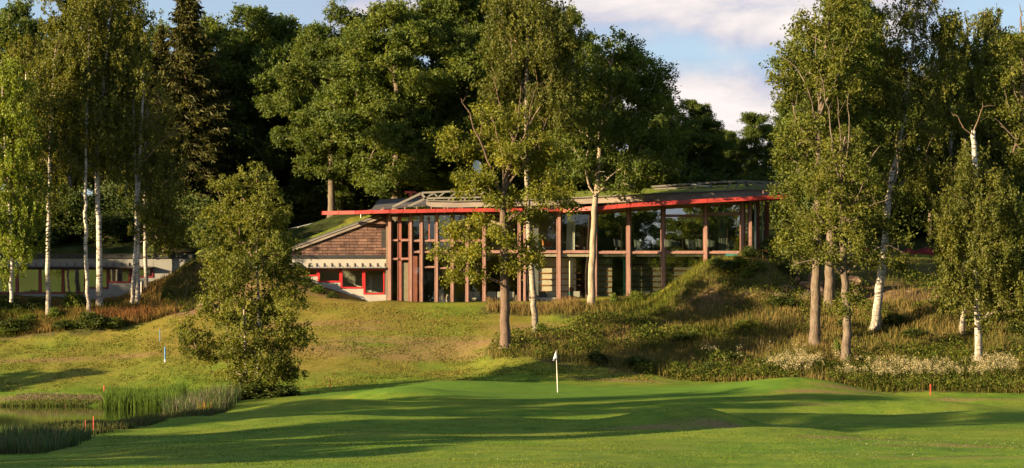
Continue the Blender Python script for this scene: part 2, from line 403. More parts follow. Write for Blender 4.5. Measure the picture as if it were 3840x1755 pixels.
fair = t.mix(t.ramp(nb,[(.40,(0,0,0)),(.66,(.5,.5,.5))]), fair, (.145,.155,.024))
fair = t.mix(t.math('MULTIPLY', t.attr('upper').outputs['Fac'], .88), fair, t.ramp(nm_,[(.3,(.135,.110,.018)),(.7,(.225,.158,.045))]))
fair = t.mix(.42, fair, t.ramp(nf,[(.25,(.55,.55,.5)),(.75,(1.5,1.45,1.3))]), 'MULTIPLY')
fair = t.mix(.35, fair, t.ramp(nff,[(.3,(.5,.5,.5)),(.7,(1.5,1.5,1.5))]), 'MULTIPLY')
gcol = t.ramp(nm_, [(.3,(.060,.128,.015)),(.7,(.095,.170,.019))])
gcol = t.mix(.25, gcol, t.ramp(nff,[(.3,(.7,.7,.7)),(.7,(1.3,1.3,1.3))]), 'MULTIPLY')
dry = t.ramp(nf, [(.25,(.13,.088,.034)),(.75,(.24,.165,.075))])
rgh = t.ramp(nm_, [(.3,(.038,.050,.012)),(.55,(.085,.080,.024)),(.78,(.15,.105,.045))])
rgh = t.mix(.5, rgh, t.ramp(nf,[(.3,(.45,.45,.45)),(.7,(1.5,1.45,1.3))]), 'MULTIPLY')
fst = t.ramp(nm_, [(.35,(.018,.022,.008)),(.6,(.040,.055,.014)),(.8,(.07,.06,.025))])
soil = t.ramp(nf, [(.25,(.11,.065,.035)),(.75,(.27,.17,.095))])
col = t.mix(t.attr('green').outputs['Fac'], fair, gcol)
col = t.mix(t.math('MULTIPLY', t.attr('dry').outputs['Fac'], t.ramp(nf,[(.25,(.45,.45,.45)),(.6,(1,1,1))])), col, dry)
col = t.mix(t.attr('rough').outputs['Fac'], col, rgh)
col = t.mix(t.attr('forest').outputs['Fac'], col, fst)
col = t.mix(t.math('MULTIPLY', t.attr('soil').outputs['Fac'], t.ramp(nf,[(.25,(.4,.4,.4)),(.6,(1,1,1))])), col, soil)
col = t.mix(t.attr('sand').outputs['Fac'], col, (.36,.23,.13))
hb = t.math('ADD', t.math('MULTIPLY',nf,.6), t.math('MULTIPLY',nff,.5))
bs = t.math('SUBTRACT', 1.0, t.math('MULTIPLY', t.attr('green').outputs['Fac'], .72))
bn = t.n('ShaderNodeBump'); t.l(hb, bn.inputs['Height']); t.l(t.math('MULTIPLY',bs,.55), bn.inputs['Strength']); bn.inputs['Distance'].default_value = .09
M_turf = t.done(t.bsdf(col, .95, bn.outputs[0], .08))
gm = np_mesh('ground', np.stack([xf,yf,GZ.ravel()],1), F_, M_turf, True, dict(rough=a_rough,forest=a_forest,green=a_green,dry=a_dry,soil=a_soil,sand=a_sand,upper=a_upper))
tag(link('ground', gm), 'rolling golf course lawn with putting green and grassy banks', 'ground', kind='structure')

# pond
t = NT('pond_surface'); g = t.pos()
b = t.n('ShaderNodeBsdfPrincipled'); b.inputs['Base Color'].default_value = (.012,.014,.006,1); b.inputs['Roughness'].default_value = .03; b.inputs['IOR'].default_value = 1.33; b.inputs['Specular IOR Level'].default_value = .9
rn = t.noise(t.scale(g,(1.0,2.2,1)), 1.6, 4, .55)
t.l(t.bump(rn,.035,.05), b.inputs['Normal'])
M_water = t.done(b.outputs[0])
pm = MB(); pv = [(-70,86,-.9),(dx(330,86),86,-.9),(dx(440,95),95,-.9),(dx(452,108),108,-.9),(dx(440,119),119,-.9),(-70,121,-.9)]
pm.add(pv,[tuple(range(6))]); tag(pm.build('pond_water', M_water), 'still dark pond mirroring the sunny bank', 'water', kind='structure')
# ------------------------------------------------------------------ building materials
M_post = mat_wood('reddish_timber', (.25,.142,.118), .75, .42)
M_postdark = mat_wood('dark_red_timber', (.22,.08,.06))
M_red = mat_plain('red_painted_fascia', (.30,.034,.026), .5, .3, 1.2)
M_redframe = mat_plain('red_window_paint', (.42,.02,.02), .4, .12)
M_darkred = mat_plain('dark_red_window_paint', (.15,.012,.014), .4, .15)
M_plaster = mat_plain('pale_plaster', (.31,.29,.26), .9, .12, 1.2, .1)
M_grey = mat_plain('grey_concrete', (.21,.21,.205), .9, .16, 1.0, .1)
M_black = mat_plain('black_roof_edge', (.02,.02,.02), .6, .3)
M_metal = mat_plain('galvanised_metal', (.33,.36,.38), .4, .2, metal=.6)
M_roofgrey = mat_plain('weathered_roof_board', (.23,.19,.165), .85, .3, 1.5, .2, stretch=(.3,1,1))
M_roofdark = mat_plain('dark_roof_felt', (.06,.055,.055), .85, .35, 1.0, .2)
M_truss = mat_plain('silvered_timber', (.16,.148,.13), .8, .2, 2.0)
M_cream = mat_plain('cream_panel', (.76,.66,.51), .8, .1, 1.0)
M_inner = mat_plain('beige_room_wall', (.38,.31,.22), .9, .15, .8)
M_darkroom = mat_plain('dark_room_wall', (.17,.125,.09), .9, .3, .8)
M_floorw = mat_plain('room_floor', (.20,.15,.11), .5, .2, 1.0)
M_white = mat_plain('white_paint', (.75,.74,.70), .6, .05)
M_curtain = mat_plain('pale_curtain', (.66,.68,.62), .9, .08, 3.0, stretch=(6,6,.2))
M_glass = mat_glass('window_glass', .05, (.90,.92,.90))
M_glassr = mat_glass('mirrored_window_glass', .36, (.80,.85,.82))
M_glassa = mat_glass('annex_window_glass', .42, (.55,.60,.5), .04)
M_sandst = None
t = NT('sandstone_blocks'); g = t.obj()
mp = t.n('ShaderNodeMapping'); mp.inputs['Rotation'].default_value = (R(90),0,0); t.l(g, mp.inputs[0])
bk = t.n('ShaderNodeTexBrick'); t.l(mp.outputs[0], bk.inputs['Vector'])
bk.inputs['Color1'].default_value = (.155,.098,.082,1); bk.inputs['Color2'].default_value = (.058,.038,.034,1); bk.inputs['Mortar'].default_value = (.022,.016,.014,1)
bk.inputs['Scale'].default_value = 1.0; bk.inputs['Mortar Size'].default_value = .014; bk.inputs['Brick Width'].default_value = .62; bk.inputs['Row Height'].default_value = .20; bk.inputs['Bias'].default_value = -.25
bk.offset = .4; bk.squash = 1.5; bk.squash_frequency = 3
nz = t.noise(g, 2.5, 5, .65); nz2 = t.noise(g, 9, 4, .6)
cc = t.mix(.75, bk.outputs['Color'], t.ramp(nz,[(.3,(.5,.45,.45)),(.7,(1.6,1.5,1.45))]), 'MULTIPLY')
hh = t.math('SUBTRACT', t.math('MULTIPLY',nz2,.5), bk.outputs['Fac'])
M_sandst = t.done(t.bsdf(cc, .95, t.bump(hh,.9,.05), .1))
t = NT('turf_roof_grass'); g = t.pos(); n = t.noise(g,3,5,.7)
M_turfroof = t.done(t.bsdf(t.ramp(n,[(.3,(.07,.10,.016)),(.55,(.14,.17,.03)),(.75,(.22,.19,.06))]), .95, t.bump(n,.8,.1), .05))
M_wicker = mat_plain('brown_wicker', (.20,.15,.105), .8, .35, 14, .4)
M_cushion = mat_plain('grey_cushion', (.52,.50,.45), .95, .1, 3)
M_darkcush = mat_plain('dark_cushion', (.16,.15,.14), .95, .15, 3)
M_urn = mat_plain('speckled_stoneware', (.30,.24,.19), .6, .35, 12, .1)
M_teal = mat_plain('teal_tile', (.03,.16,.16), .35, .3, 6)
M_brown = mat_plain('brown_tile', (.16,.07,.05), .5, .3, 6)
M_chair = mat_plain('white_chair_shell', (.62,.63,.60), .5, .06)
M_shade = mat_plain('pale_green_lamp_shade', (.50,.62,.55), .8, .05)
M_orange = mat_wood('orange_timber', (.42,.17,.05))

def boxp(name, U0, U1, V0, V1, y0, y1, mat, parent, bevel=0):
    """box between photograph columns U0..U1 and rows V0..V1 (top, bottom) worked out at depth y0, going back to y1"""
    return MB().box(wx(U0,y0), wx(U1,y0), y0, y1, wz(V1,y0), wz(V0,y0)).build(name, mat, parent, bevel=bevel)

# ================================================================== CLUBHOUSE
club = empty('clubhouse', (0,140,5))
club.location = (0,0,0)
tag(club, 'two storey glass and red timber clubhouse with turf roof and stone gable', 'clubhouse')
YF = 140.0
# posts: centre column, half width px, top row, bottom row
def eave_v(U): return 803-(U-1207)*.026 if U < 2050 else 789-(U-2050)*.058
posts = [(1461,8),(1540,6.5),(1581,5.5),(1638,6),(1697,5.5),(1753,5.5),(1817,6),(1949,6),(1967,6.5),(2097,8),(2233,7),(2358,7.5),(2487,7.5),(2647,7.5),(2785,8),(2814,7.5)]
for U, h in posts:
    h *= .72
    y0 = YF-.16
    vb = 1147 if U < 2500 else (1040 if U < 2700 else 960)
    boxp('post', U-h, U+h, eave_v(U)+6, vb, y0, y0+.34, M_post, club, .012)
# thin mullions inside the bays
for U, v0, v1, h in [(1498,812,1138,5),(1609,812,905,3),(1725,812,905,3),(2645,0,0,0)][:3]:
    boxp('mullion', U-h, U+h, v0, v1, YF+.05, YF+.2, M_postdark, club)
for U, v0, v1 in [(2252,790,943),(2376,790,943),(2560,778,943),(2662,790,943),(2728,800,943),(2330,790,943)]:
    boxp('mullion', U-1.6, U+1.6, v0, v1, YF+.22, YF+.28, M_post, club)
# rails and panes bay by bay
def bay(U0, U1, rails, top, bot, gm, fr=M_post):
    """one glazed bay: horizontal rails, then a pane with a slim frame in every field"""
    for v, h in rails:
        boxp('rail', U0, U1, v-h, v+h, YF-.07, YF+.13, M_post, club)
    ed = [top]+[v for v,_ in rails]+[bot]; hh = [0]+[h for _,h in rails]+[0]
    for i in range(len(ed)-1):
        a, b = ed[i]+hh[i], ed[i+1]-hh[i+1]
        if b-a < 8: continue
        x0, x1, z1, z0 = wx(U0,YF), wx(U1,YF), wz(a,YF), wz(b,YF); w = .045
        m = MB(); m.box(x0,x0+w,YF+.02,YF+.1,z0,z1); m.box(x1-w,x1,YF+.02,YF+.1,z0,z1); m.box(x0+w,x1-w,YF+.02,YF+.1,z0,z0+w); m.box(x0+w,x1-w,YF+.02,YF+.1,z1-w,z1)
        f = m.build('window', fr, club)
        MB().box(x0+w,x1-w,YF+.052,YF+.068,z0+w,z1-w).build('pane', gm, f)
bay(1469,1493,[(901,3),(971,3)],806,1137,M_glass,M_postdark); bay(1503,1533.5,[(901,3),(971,3)],806,1137,M_glass,M_postdark)
bay(1546.5,1575.5,[(903,3),(945,3)],806,1139,M_glass); bay(1586.5,1632,[(903,3),(945,3),(1002,2)],806,1139,M_glass)
bay(1644,1691.5,[(903,3),(945,3),(1006,2)],804,1141,M_glass); bay(1702.5,1747.5,[(903,3),(945,3)],804,1141,M_glass)
bay(1758.5,1811,[(903,3),(945,3)],804,1141,M_glass); bay(1823,1943,[(945,4)],802,1143,M_glass); bay(1973.5,2089,[(945,4)],800,1143,M_glass)
bay(2105,2226,[(945,4)],792,1143,M_glass); bay(2240,2350.5,[(947,4)],782,1143,M_glassr); bay(2365.5,2479.5,[(947,4)],775,1120,M_glassr)
bay(2494.5,2639.5,[(809,2.5),(947,4)],766,1100,M_glassr); bay(2654.5,2777,[(802,3),(947,4)],760,1010,M_glassr); bay(2793,2806.5,[],758,943,M_glassr)
# top beam under the eave, slab edge with cream soffit strips, base plinth
for U0,U1 in [(1453,1540),(1540,1700),(1700,1880),(1880,2060)]:
    boxp('head_beam', U0, U1, eave_v((U0+U1)/2)+6, eave_v((U0+U1)/2)+17, YF+.14, YF+.4, M_postdark, club)
for U0,U1 in [(2060,2233),(2233,2358),(2358,2487),(2487,2647),(2647,2822)]:
    boxp('head_beam', U0, U1, eave_v(U1)+2, eave_v(U0)+10, YF+.14, YF+.4, M_postdark, club)
boxp('floor_edge', 1973, 2780, 951, 962, YF+.11, YF+.3, M_cream, club)
m = MB(); 
for k in range(3): m.box(wx(1973,YF),wx(2780,YF),YF+.07,YF+.1,wz(953.2+3*k,YF),wz(951.6+3*k,YF))
m.build('soffit_strip', M_cream, club)
boxp('plinth', 1453, 2330, 1137, 1158, YF-.02, YF+.5, M_grey, club)
boxp('tile_panel', 2722, 2766, 950, 960, YF-.05, YF+.05, M_teal, club)
# corner return: dark glazed side wall and its posts, seen edge on right of the corner
for U, yb, w in [(2832,140.9,.06),(2843,142.2,.09),(2858,143.6,.05),(2875,145.0,.16)]:
    x = wx(U,yb); MB().box(x-w,x+w,yb-.08,yb+.08,wz(953,yb),wz(756,yb)).build('side_post', M_postdark if w>.07 else M_metal, club)
MB().add([(wx(2816,140),140.2,wz(953,140)),(wx(2880,145.2),145.2,wz(953,145)),(wx(2880,145.2),145.2,wz(752,145)),(wx(2816,140),140.2,wz(752,140))],[(0,1,2,3)]).build('side_pane', M_glass, club)
# interior: floors, rear walls, ceilings, partitions
MB().box(wx(1453,140),wx(2820,140),140.4,151,5.0,5.28).build('ground_floor', M_floorw, club)
MB().box(wx(1600,140),wx(2820,140),140.32,151,8.62,8.84).build('upper_floor', M_floorw, club)
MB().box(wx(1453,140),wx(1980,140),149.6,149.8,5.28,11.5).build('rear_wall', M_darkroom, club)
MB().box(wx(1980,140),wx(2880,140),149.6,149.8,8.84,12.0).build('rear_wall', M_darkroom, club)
MB().box(wx(1446,141)+.05,wx(1446,141)+.2,140.6,149.6,5.28,11.4).build('end_wall', M_darkroom, club)
MB().box(wx(1985,142),wx(2160,142),141.9,142.05,5.28,8.5).build('lounge_wall', M_cream, club)
MB().box(wx(2238,141.6),wx(2295,141.6),141.6,141.75,5.28,8.45).build('lounge_wall', M_cream, club)
MB().box(wx(2365,141.5),wx(2640,141.5),141.5,141.65,5.28,8.5).build('lounge_wall', M_cream, club)
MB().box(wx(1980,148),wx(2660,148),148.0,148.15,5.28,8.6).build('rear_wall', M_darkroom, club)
def battens(U0, U1, y, n0=5.75, dz=.42, n=6):
    m = MB()
    for k in range(n): m.box(wx(U0,y),wx(U1,y),y-.07,y-.002,n0+dz*k,n0+dz*k+.07)
    m.build('wall_batten', M_orange, club)
battens(1985,2175,141.9); battens(2238,2296,141.6,5.7,.38,7); battens(2365,2640,141.5,5.7,.38,7)
MB().box(wx(2010,145),wx(2097,145),144.4,144.55,8.84,11.6).build('upper_wall', M_inner, club)
MB().box(wx(1840,146),wx(1930,146),145,145.15,8.84,11.5).build('upper_wall', M_inner, club)
MB().box(wx(1700,146),wx(1810,146),145,145.15,8.84,11.5).build('upper_wall', M_inner, club)
for U,y,w in [(2180,143.5,.16),(2205,143.8,.22),(2215,144.5,.1)]:
    MB().box(wx(U,y)-w,wx(U,y)+w,y,y+.12,8.84,11.5).build('partition', M_post, club)
for U0,U1,y,z0,z1,mm in [(1655,1690,141.2,8.85,11.1,M_curtain),(1590,1612,143,9.0,11.0,M_cream),(1702,1750,143,9.9,10.9,M_inner),(1660,1745,143.5,7.0,8.5,M_inner)]:
    MB().box(wx(U0,y),wx(U1,y),y,y+.1,z0,z1).build('wall_panel' if mm is not M_curtain else 'blind', mm, club)
for U,y,mat in [(2130,141.6,M_curtain),(2700,141.2,M_curtain)]:
    m = MB(); x = wx(U+12,y); n = 18
    vs = [(x-.35+.7*i/n*(1.0 if U>2500 else .9), y+.08*math.sin(i*1.9), 8.85) for i in range(n+1)]+[(x-.3+.6*i/n, y+.05*math.sin(i*1.9), 11.45) for i in range(n+1)]
    m.add(vs, [(i,i+1,n+2+i,n+1+i) for i in range(n)]).build('curtain', mat, club)
# free-standing round columns inside
def roundcol(U, y, top, r, mats, name='column'):
    x = wx(U,y); o = MB().lathe([(r,6.15),(r,top)],(x,y,0),18).build(name, mats[0], club, True)
    MB().lathe([(r+.012,5.9),(r+.012,6.15)],(x,y,0),18).build('tile_band', M_teal, o); MB().lathe([(r+.01,5.28),(r+.01,5.9)],(x,y,0),18).build('tile_base', M_brown, o)
    MB().lathe([(r+.014,6.15),(r+.014,6.45)],(x,y,0),18).build('tile_collar', M_brown, o)
roundcol(2142,140.75,8.6,.15,[M_cream])
for U,y,w in [(2010,140.9,.22),(2344,140.5,.11)]:
    MB().box(wx(U,y)-w,wx(U,y)+w,y,y+.3,5.28,8.62 if U>2300 else 11.6).build('column', M_grey if U<2300 else M_teal, club, bevel=.02)
# wall lamps
for U,y in [(2072,141.85),(2243,141.55),(2405,141.45),(2548,141.45)]:
    o = MB().lathe([(.03,0),(.10,.02),(.10,.08),(.04,.11)],(0,0,0),14).build('wall_lamp', M_metal, club); o.rotation_euler = (R(90),0,0); o.location = (wx(U,y), y, 7.0 if U<2200 else 7.12)
# entrance door left
boxp('door', 1504, 1534, 985, 1137, YF+.11, YF+.15, M_inner, club)
boxp('door_frame', 1546, 1574, 960, 1139, YF+1.2, YF+1.26, M_postdark, club)

# ---- roof of the glass hall
def eave_strip(pts, hgt, name, mat, depth=1.6):
    """red fascia board running through (U, V_bottom, y) with a soffit going back to the facade"""
    m = MB(); n = len(pts)
    P = [(wx(U,y),y,wz(V,y)) for U,V,y in pts]
    for i in range(n-1):
        a, b = P[i], P[i+1]
        m.add([a,b,(b[0],b[1]+.05,b[2]+hgt),(a[0],a[1]+.05,a[2]+hgt),(a[0],a[1]+.14,a[2]),(b[0],b[1]+.14,b[2]),(b[0],b[1]+.19,b[2]+hgt),(a[0],a[1]+.19,a[2]+hgt)],
              [(0,1,2,3),(5,4,7,6),(0,4,5,1),(3,2,6,7),(0,3,7,4),(1,5,6,2)])
    return m.build(name, mat, club)
E1 = [(1207,805,139.4),(1330,803,138.9),(1458,799,138.7),(1560,798,138.7),(1700,795,138.8),(1850,794,138.9),(2000,793,139.1),(2110,792,139.3)]
E2 = [(2112,796,138.9),(2180,791,138.0),(2262,786,137.4),(2362,777,137.4),(2520,767,137.5),(2650,760,137.7),(2822,751,137.9),(2950,744,138.2)]
eave_strip(E1, .24, 'eave_fascia', M_red); eave_strip(E2, .27, 'eave_fascia', M_red)
def soffit(E, name, mat, dz0, yb):
    m = MB(); a = [(wx(U,y),y+.15,wz(V,y)+.03) for U,V,y in E]; b = [(wx(U,y),yb,wz(V,y)+dz0) for U,V,y in E]; n = len(a)
    t_ = [(p[0],p[1],p[2]+.15) for p in a]+[(p[0],p[1],p[2]+.17) for p in b]
    m.add(a+b, [(i+1,i,n+i,n+i+1) for i in range(n-1)]); m.add(t_, [(i,i+1,n+i+1,n+i) for i in range(n-1)])
    return m.build(name, mat, club)
soffit(E1[1:], 'soffit', M_red, .10, 140.9); soffit(E2, 'soffit', M_red, .10, 141.5)
# seams on the fascia sheets
m = MB()
for E,h in ((E1,.24),(E2,.27)):
    for (U0,V0,y0),(U1,V1,y1) in zip(E[:-1],E[1:]):
        for f in (.0,.5):
            U,V,y = U0+(U1-U0)*f, V0+(V1-V0)*f, y0+(y1-y0)*f
            m.beam((wx(U,y)-.02,y-.006,wz(V,y)),(wx(U,y)+.05,y+.044,wz(V,y)+h+.01),.025,.02)
m.build('fascia_seam', M_redframe, club)
# set-back roof edge with weathered boards, then the turf
RB = [(1598,752,776,141.2),(1700,755,778,141.2),(2000,748,772,141.2),(2170,741,765,140.9),(2360,732,757,140.6),(2550,722,750,140.4),(2700,716,745,140.4),(2800,710,740,140.5),(2935,714,737,141.2)]
m = MB()
for (U0,a0,b0,y0),(U1,a1,b1,y1) in zip(RB[:-1],RB[1:]):
    A = (wx(U0,y0),y0,wz(a0,y0)); B = (wx(U1,y1),y1,wz(a1,y1)); Cc = (wx(U1,y1),y1,wz(b1,y1)); D = (wx(U0,y0),y0,wz(b0,y0))
    m.add([D,Cc,B,A]+[(p[0],p[1]+.3,p[2]) for p in (D,Cc,B,A)], [(0,1,2,3),(3,2,6,7),(5,4,7,6),(0,3,7,4),(1,5,6,2)])
m.build('roof_edge_board', M_roofgrey, club)
m = MB()
for (U0,a0,b0,y0),(U1,a1,b1,y1) in zip(RB[:-1],RB[1:]):
    m.beam((wx(U0,y0),y0-.05,wz(a0,y0)),(wx(U1,y1),y1-.05,wz(a1,y1)),.16,.07)
m.build('roof_edge_cap', M_truss, club)
m = MB(); fr = [(wx(U,y),y+.3,wz(a,y)-.02) for U,a,b,y in RB]; bkp = [(wx(U,y)*1.05,151.5,wz(a,y)+(.75 if U>1990 else .15)) for U,a,b,y in RB]
vs = fr+bkp; n = len(fr)
for i in range(n-1):     # subdivided lumpy turf
    for j in range(10):
        q = []
        for (ii,jj) in ((i,j),(i+1,j),(i+1,j+1),(i,j+1)):
            f = jj/10; a_, b_ = fr[ii], bkp[ii]; q.append((a_[0]*(1-f)+b_[0]*f, a_[1]*(1-f)+b_[1]*f, a_[2]*(1-f)+b_[2]*f+.42*math.sin(min(1,f*2.2)*math.pi/2)*(1 if fr[ii][0]>1 else .2)))
        m.add(q,[(0,1,2,3)])
m.build('turf_roof', M_turfroof, club)
# lower roof sheet between fascia and the set-back edge
m = MB(); a_ = [(wx(U,y),y+.19,wz(V,y)+.2) for U,V,y in E1[1:]+E2]; b_ = [(p[0],141.6,p[2]+(.25 if p[0]>3 else .12)) for p in a_]; n = len(a_)
m.add(a_+b_,[(i,i+1,n+i+1,n+i) for i in range(n-1)]).build('roof_sheet', M_roofdark, club)
# left end of the roof behind the fascia
m = MB(); m.add([(wx(1395,141),140.2,wz(790,141)),(wx(1598,141),140.2,wz(775,141)),(wx(1600,150),150,wz(740,150)),(wx(1420,150),150,wz(748,150))],[(0,1,2,3)]).build('roof_sheet', M_roofdark, club)
# open timber trusses standing on the roof, and small vents along the eave
def truss(segs, y, w=.13, name='roof_truss'):
    m = MB()
    for U0,V0,U1,V1,*d in segs:
        ya, yb = (d+[0,0])[:2]
        m.beam((wx(U0,y+ya),y+ya,wz(V0,y+ya)),(wx(U1,y+yb),y+yb,wz(V1,y+yb)),w,w)
    return m.build(name, M_truss, club)
truss([(1472,776,1579,725),(1579,725,1604,754),(1530,775,1600,742)],141.3,.15)
truss([(1582,723,1780,714),(1600,744,1860,738)],142.6,.12); truss([(1604,738,1627,724),(1627,724,1639,737),(1645,738,1666,723),(1690,737,1712,720),(1735,736,1750,718),(1750,718,1765,735),(1800,735,1815,718),(1625,752,1632,742),(1680,752,1688,742),(1740,752,1748,741)],142.6,.09)
truss([(2440,700,2720,681),(2720,681,2790,679),(2790,679,2935,686),(2455,708,2720,700),(2820,690,2930,698)],143.2,.12,'roof_rail')
truss([(2590,693,2600,716),(2662,686,2664,708),(2665,686,2674,739),(2500,695,2504,745)],142.5,.09)
truss([(2742,686,2716,716),(2772,685,2750,714),(2810,682,2790,711),(2771,680,2864,724),(2814,680,2890,722),(2868,678,2893,719),(2868,678,2862,702)],142.0,.13)
o = truss([(2591,692,2660,697),(2591,692,2591,702)],142.9,.05,'white_pipe'); o.data.materials.clear(); o.data.materials.append(M_white)
m = MB()
for U in (1436,1518,1562,1617,1678,1722,1732,2225,2400,2600,2862):
    V = (eave_v(U)-13 if U<2050 else eave_v(U)-22); y=138.95 if U<2050 else 138.3
    m.box(wx(U-2,y),wx(U+2,y),y,y+.1,wz(V+6,y),wz(V-6,y))
m.build('eave_bracket', M_post, club)
# red timber portal behind the roof
m = MB(); y=151
for U0,U1,V0,V1 in [(1519,1560,717,724),(1535,1545,724,775),(1560,1575,722,727),(1567,1578,727,760)]: m.box(wx(U0,y),wx(U1,y),y,y+.25,wz(V1,y),wz(V0,y))
m.build('roof_portal', M_red, club)

# ---- stone gable wing with stepped red windows
GY0 = 141.0
gx_ = lambda U: wx(U,GY0); gz_ = lambda V: wz(V,GY0)
MB().prism([(gx_(1095),gz_(958)),(gx_(1452),gz_(958)),(gx_(1452),gz_(800)),(gx_(1430),gz_(809)),(gx_(1095),gz_(934))], GY0, GY0+.4).build('stone_gable', M_sandst, club)
boxp('black_band', 1085, 1451, 957, 970, GY0-.06, GY0+.3, M_black, club)
boxp('louvre', 1430, 1450, 862, 928, GY0-.03, GY0+.02, M_black, club)
m = MB()
for k in range(9): m.box(gx_(1430),gx_(1450),GY0-.08,GY0-.035,gz_(869+7*k),gz_(866.5+7*k))
m.build('louvre_slat', M_roofdark, club)
# gable roof: dark sheet with a pale flashing on its rake
def rake(off0, off1, y0, y1, name, mat, U0=1085, U1=1440):
    f = lambda U: 936-(U-1097)*.372
    return MB().prism([(gx_(U0),gz_(f(U0)+off1)),(gx_(U1),gz_(f(U1)+off1)),(gx_(U1),gz_(f(U1)+off0)),(gx_(U0),gz_(f(U0)+off0))], y0, y1).build(name, mat, club)
rake(-15,-1,GY0-.12,150,'gable_roof',M_roofdark); rake(-9,-4,GY0-.19,GY0-.125,'rake_flashing',M_truss); rake(-1,7,GY0-.16,GY0-.01,'rake_board',M_roofgrey); rake(-26,-15.2,GY0+.4,149.8,'gable_turf',M_turfroof)
# plaster band, walls stepped below the windows
boxp('plaster_wall', 1085, 1451, 970, 1003, GY0+.0, GY0+.3, M_plaster, club)
boxp('plaster_pier', 1442, 1451, 1003, 1150, GY0+.0, GY0+.3, M_plaster, club)
steps = [(1085,1192,1036),(1192,1277,1059),(1277,1363,1082),(1363,1442,1104)]
m = MB()
for U0,U1,v in steps: m.box(gx_(U0),gx_(U1),GY0,GY0+.3,gz_(1165),gz_(v))
m.build('plaster_base', M_plaster, club)
for k,(U0,U1,v) in enumerate(steps):
    U1 -= .6; x0,x1,z0,z1 = gx_(U0),gx_(U1),gz_(v-.3),gz_(1010); w=.13
    m = MB(); ya,yb = GY0-.05,GY0+.14
    m.box(x0,x0+w,ya,yb,z0,z1); m.box(x1-w*.55,x1,ya,yb,z0,z1); m.box(x0+w,x1-w*.55,ya,yb,z0,z0+w*.8); m.box(x0+w,x1-w*.55,ya,yb,z1-w*.6,z1)
    f = m.build('stepped_window', M_redframe, club)
    MB().box(x0+w,x1-w*.55,GY0+.03,GY0+.045,z0+w*.8,z1-w*.6).build('pane', M_glass, f)
MB().box(gx_(1100),gx_(1445),143.6,143.75,5.0,8.2).build('room_wall', mat_plain('pale_green_room',(.50,.52,.40),.9,.06), club)
MB().box(gx_(1375),gx_(1386),143.55,143.6,6.2,7.4).build('room_panel', M_white, club)
boxp('awning', 1085, 1447, 1001.5, 1005, GY0-.55, GY0-.02, M_grey, club)
m = MB()
for k in range(72):
    U = 1086+k*5; m.box(gx_(U),gx_(U+2.6),GY0-.6,GY0-.02,gz_(1009),gz_(1005.2))
m.build('awning_corrugation', M_black, club)
m = MB()
for k in range(13): 
    U = 1100+k*28.5; m.beam((gx_(U),GY0-.02,gz_(990)),(gx_(U),GY0-.22,gz_(1000.5)),.03,.03); m.box(gx_(U-1.5),gx_(U+1.5),GY0-.06,GY0-.005,gz_(1000),gz_(986))
m.build('awning_bracket', M_roofgrey, club)
m = MB(); m.tube([(gx_(1424),GY0-.25,gz_(806)),(gx_(1430),GY0-.25,gz_(812)),(gx_(1448),GY0-.2,gz_(819)),(gx_(1452),GY0-.15,gz_(830)),(gx_(1452),GY0-.15,gz_(1130))],.05,8).build('downpipe', M_black, club, True)

# ================================================================== ANNEX (low building on the left)
annex = empty('annex_building', (0,0,0)); tag(annex, 'low grey concrete building with black roof edge and dark red windows', 'building')
AY = 142.0
ab = lambda name,U0,U1,V0,V1,y0,y1,mat,bev=0: boxp(name,U0,U1,V0,V1,y0,y1,mat,annex,bev)
ab('roof_edge',-260,726,954,968,AY-.12,150,M_black)
MB().box(wx(-260,AY),wx(724,AY),AY+.05,150.2,wz(953.8,AY),wz(950,AY)).build('roof_gravel', mat_plain('roof_moss',(.06,.06,.03),.95,.5,1.2,.3), annex)
ab('upper_wall',-260,574,968,1001,AY,AY+.3,M_grey); ab('upper_wall',575,649,968,1140,AY,AY+.3,M_grey); ab('upper_wall',650,724,968,1140,AY,AY+.3,M_grey)
wins = [(-238,-154,1096),(-154,-30,1096),(-30,64,1096),(64,150,1096),(150,236,1096),(236,321,1096),(323,405,1078),(407,488,1056),(490,575,1036)]
m = MB()
for U0,U1,v in wins: m.box(wx(U0,AY),wx(U1+2 if U1 in (321,405,488) else U1,AY),AY,AY+.3,wz(1150,AY),wz(v+5,AY))
m.build('base_wall', M_grey, annex)
for U0,U1,v in wins:
    x0,x1,z0,z1 = wx(U0,AY),wx(U1,AY),wz(v+4.7,AY),wz(1008,AY); w=.10
    m = MB(); ya,yb = AY-.05,AY+.16
    m.box(x0,x0+w,ya,yb,z0,z1); m.box(x1-w,x1,ya,yb,z0,z1); m.box(x0+w,x1-w,ya,yb,z0,z0+w); m.box(x0+w,x1-w,ya,yb,z1-w*.6,z1)
    f = m.build('annex_window', M_darkred, annex); hz = (z1-z0)*.055
    MB().add([(x0+w,AY+.08,z0+w),(x1-w,AY+.08,z0+w),(x1-w,AY+.08-hz,z1-w*.6),(x0+w,AY+.08-hz,z1-w*.6)],[(0,1,2,3)]).build('pane', M_glassa, f)
ab('awning',-260,574,999,1003,AY-.6,AY-.02,M_roofdark)
m = MB()
for k in range(166):
    U = -258+k*5; m.box(wx(U,AY),wx(U+2.6,AY),AY-.66,AY-.02,wz(1008,AY),wz(1003.2,AY))
m.build('awning_corrugation', M_black, annex)
m = MB()
for k in range(22):
    U = 22+k*29-120; 
    if U>570: break
    m.box(wx(U-2,AY),wx(U+2,AY),AY-.07,AY-.005,wz(998,AY),wz(984,AY)); m.beam((wx(U,AY),AY-.02,wz(988,AY)),(wx(U,AY),AY-.22,wz(998.5,AY)),.03,.03)
m.build('awning_bracket', M_roofgrey, annex)
MB().box(wx(-240,AY),wx(570,AY),146,146.2,5.0,8.4).build('room_wall', M_darkroom, annex)

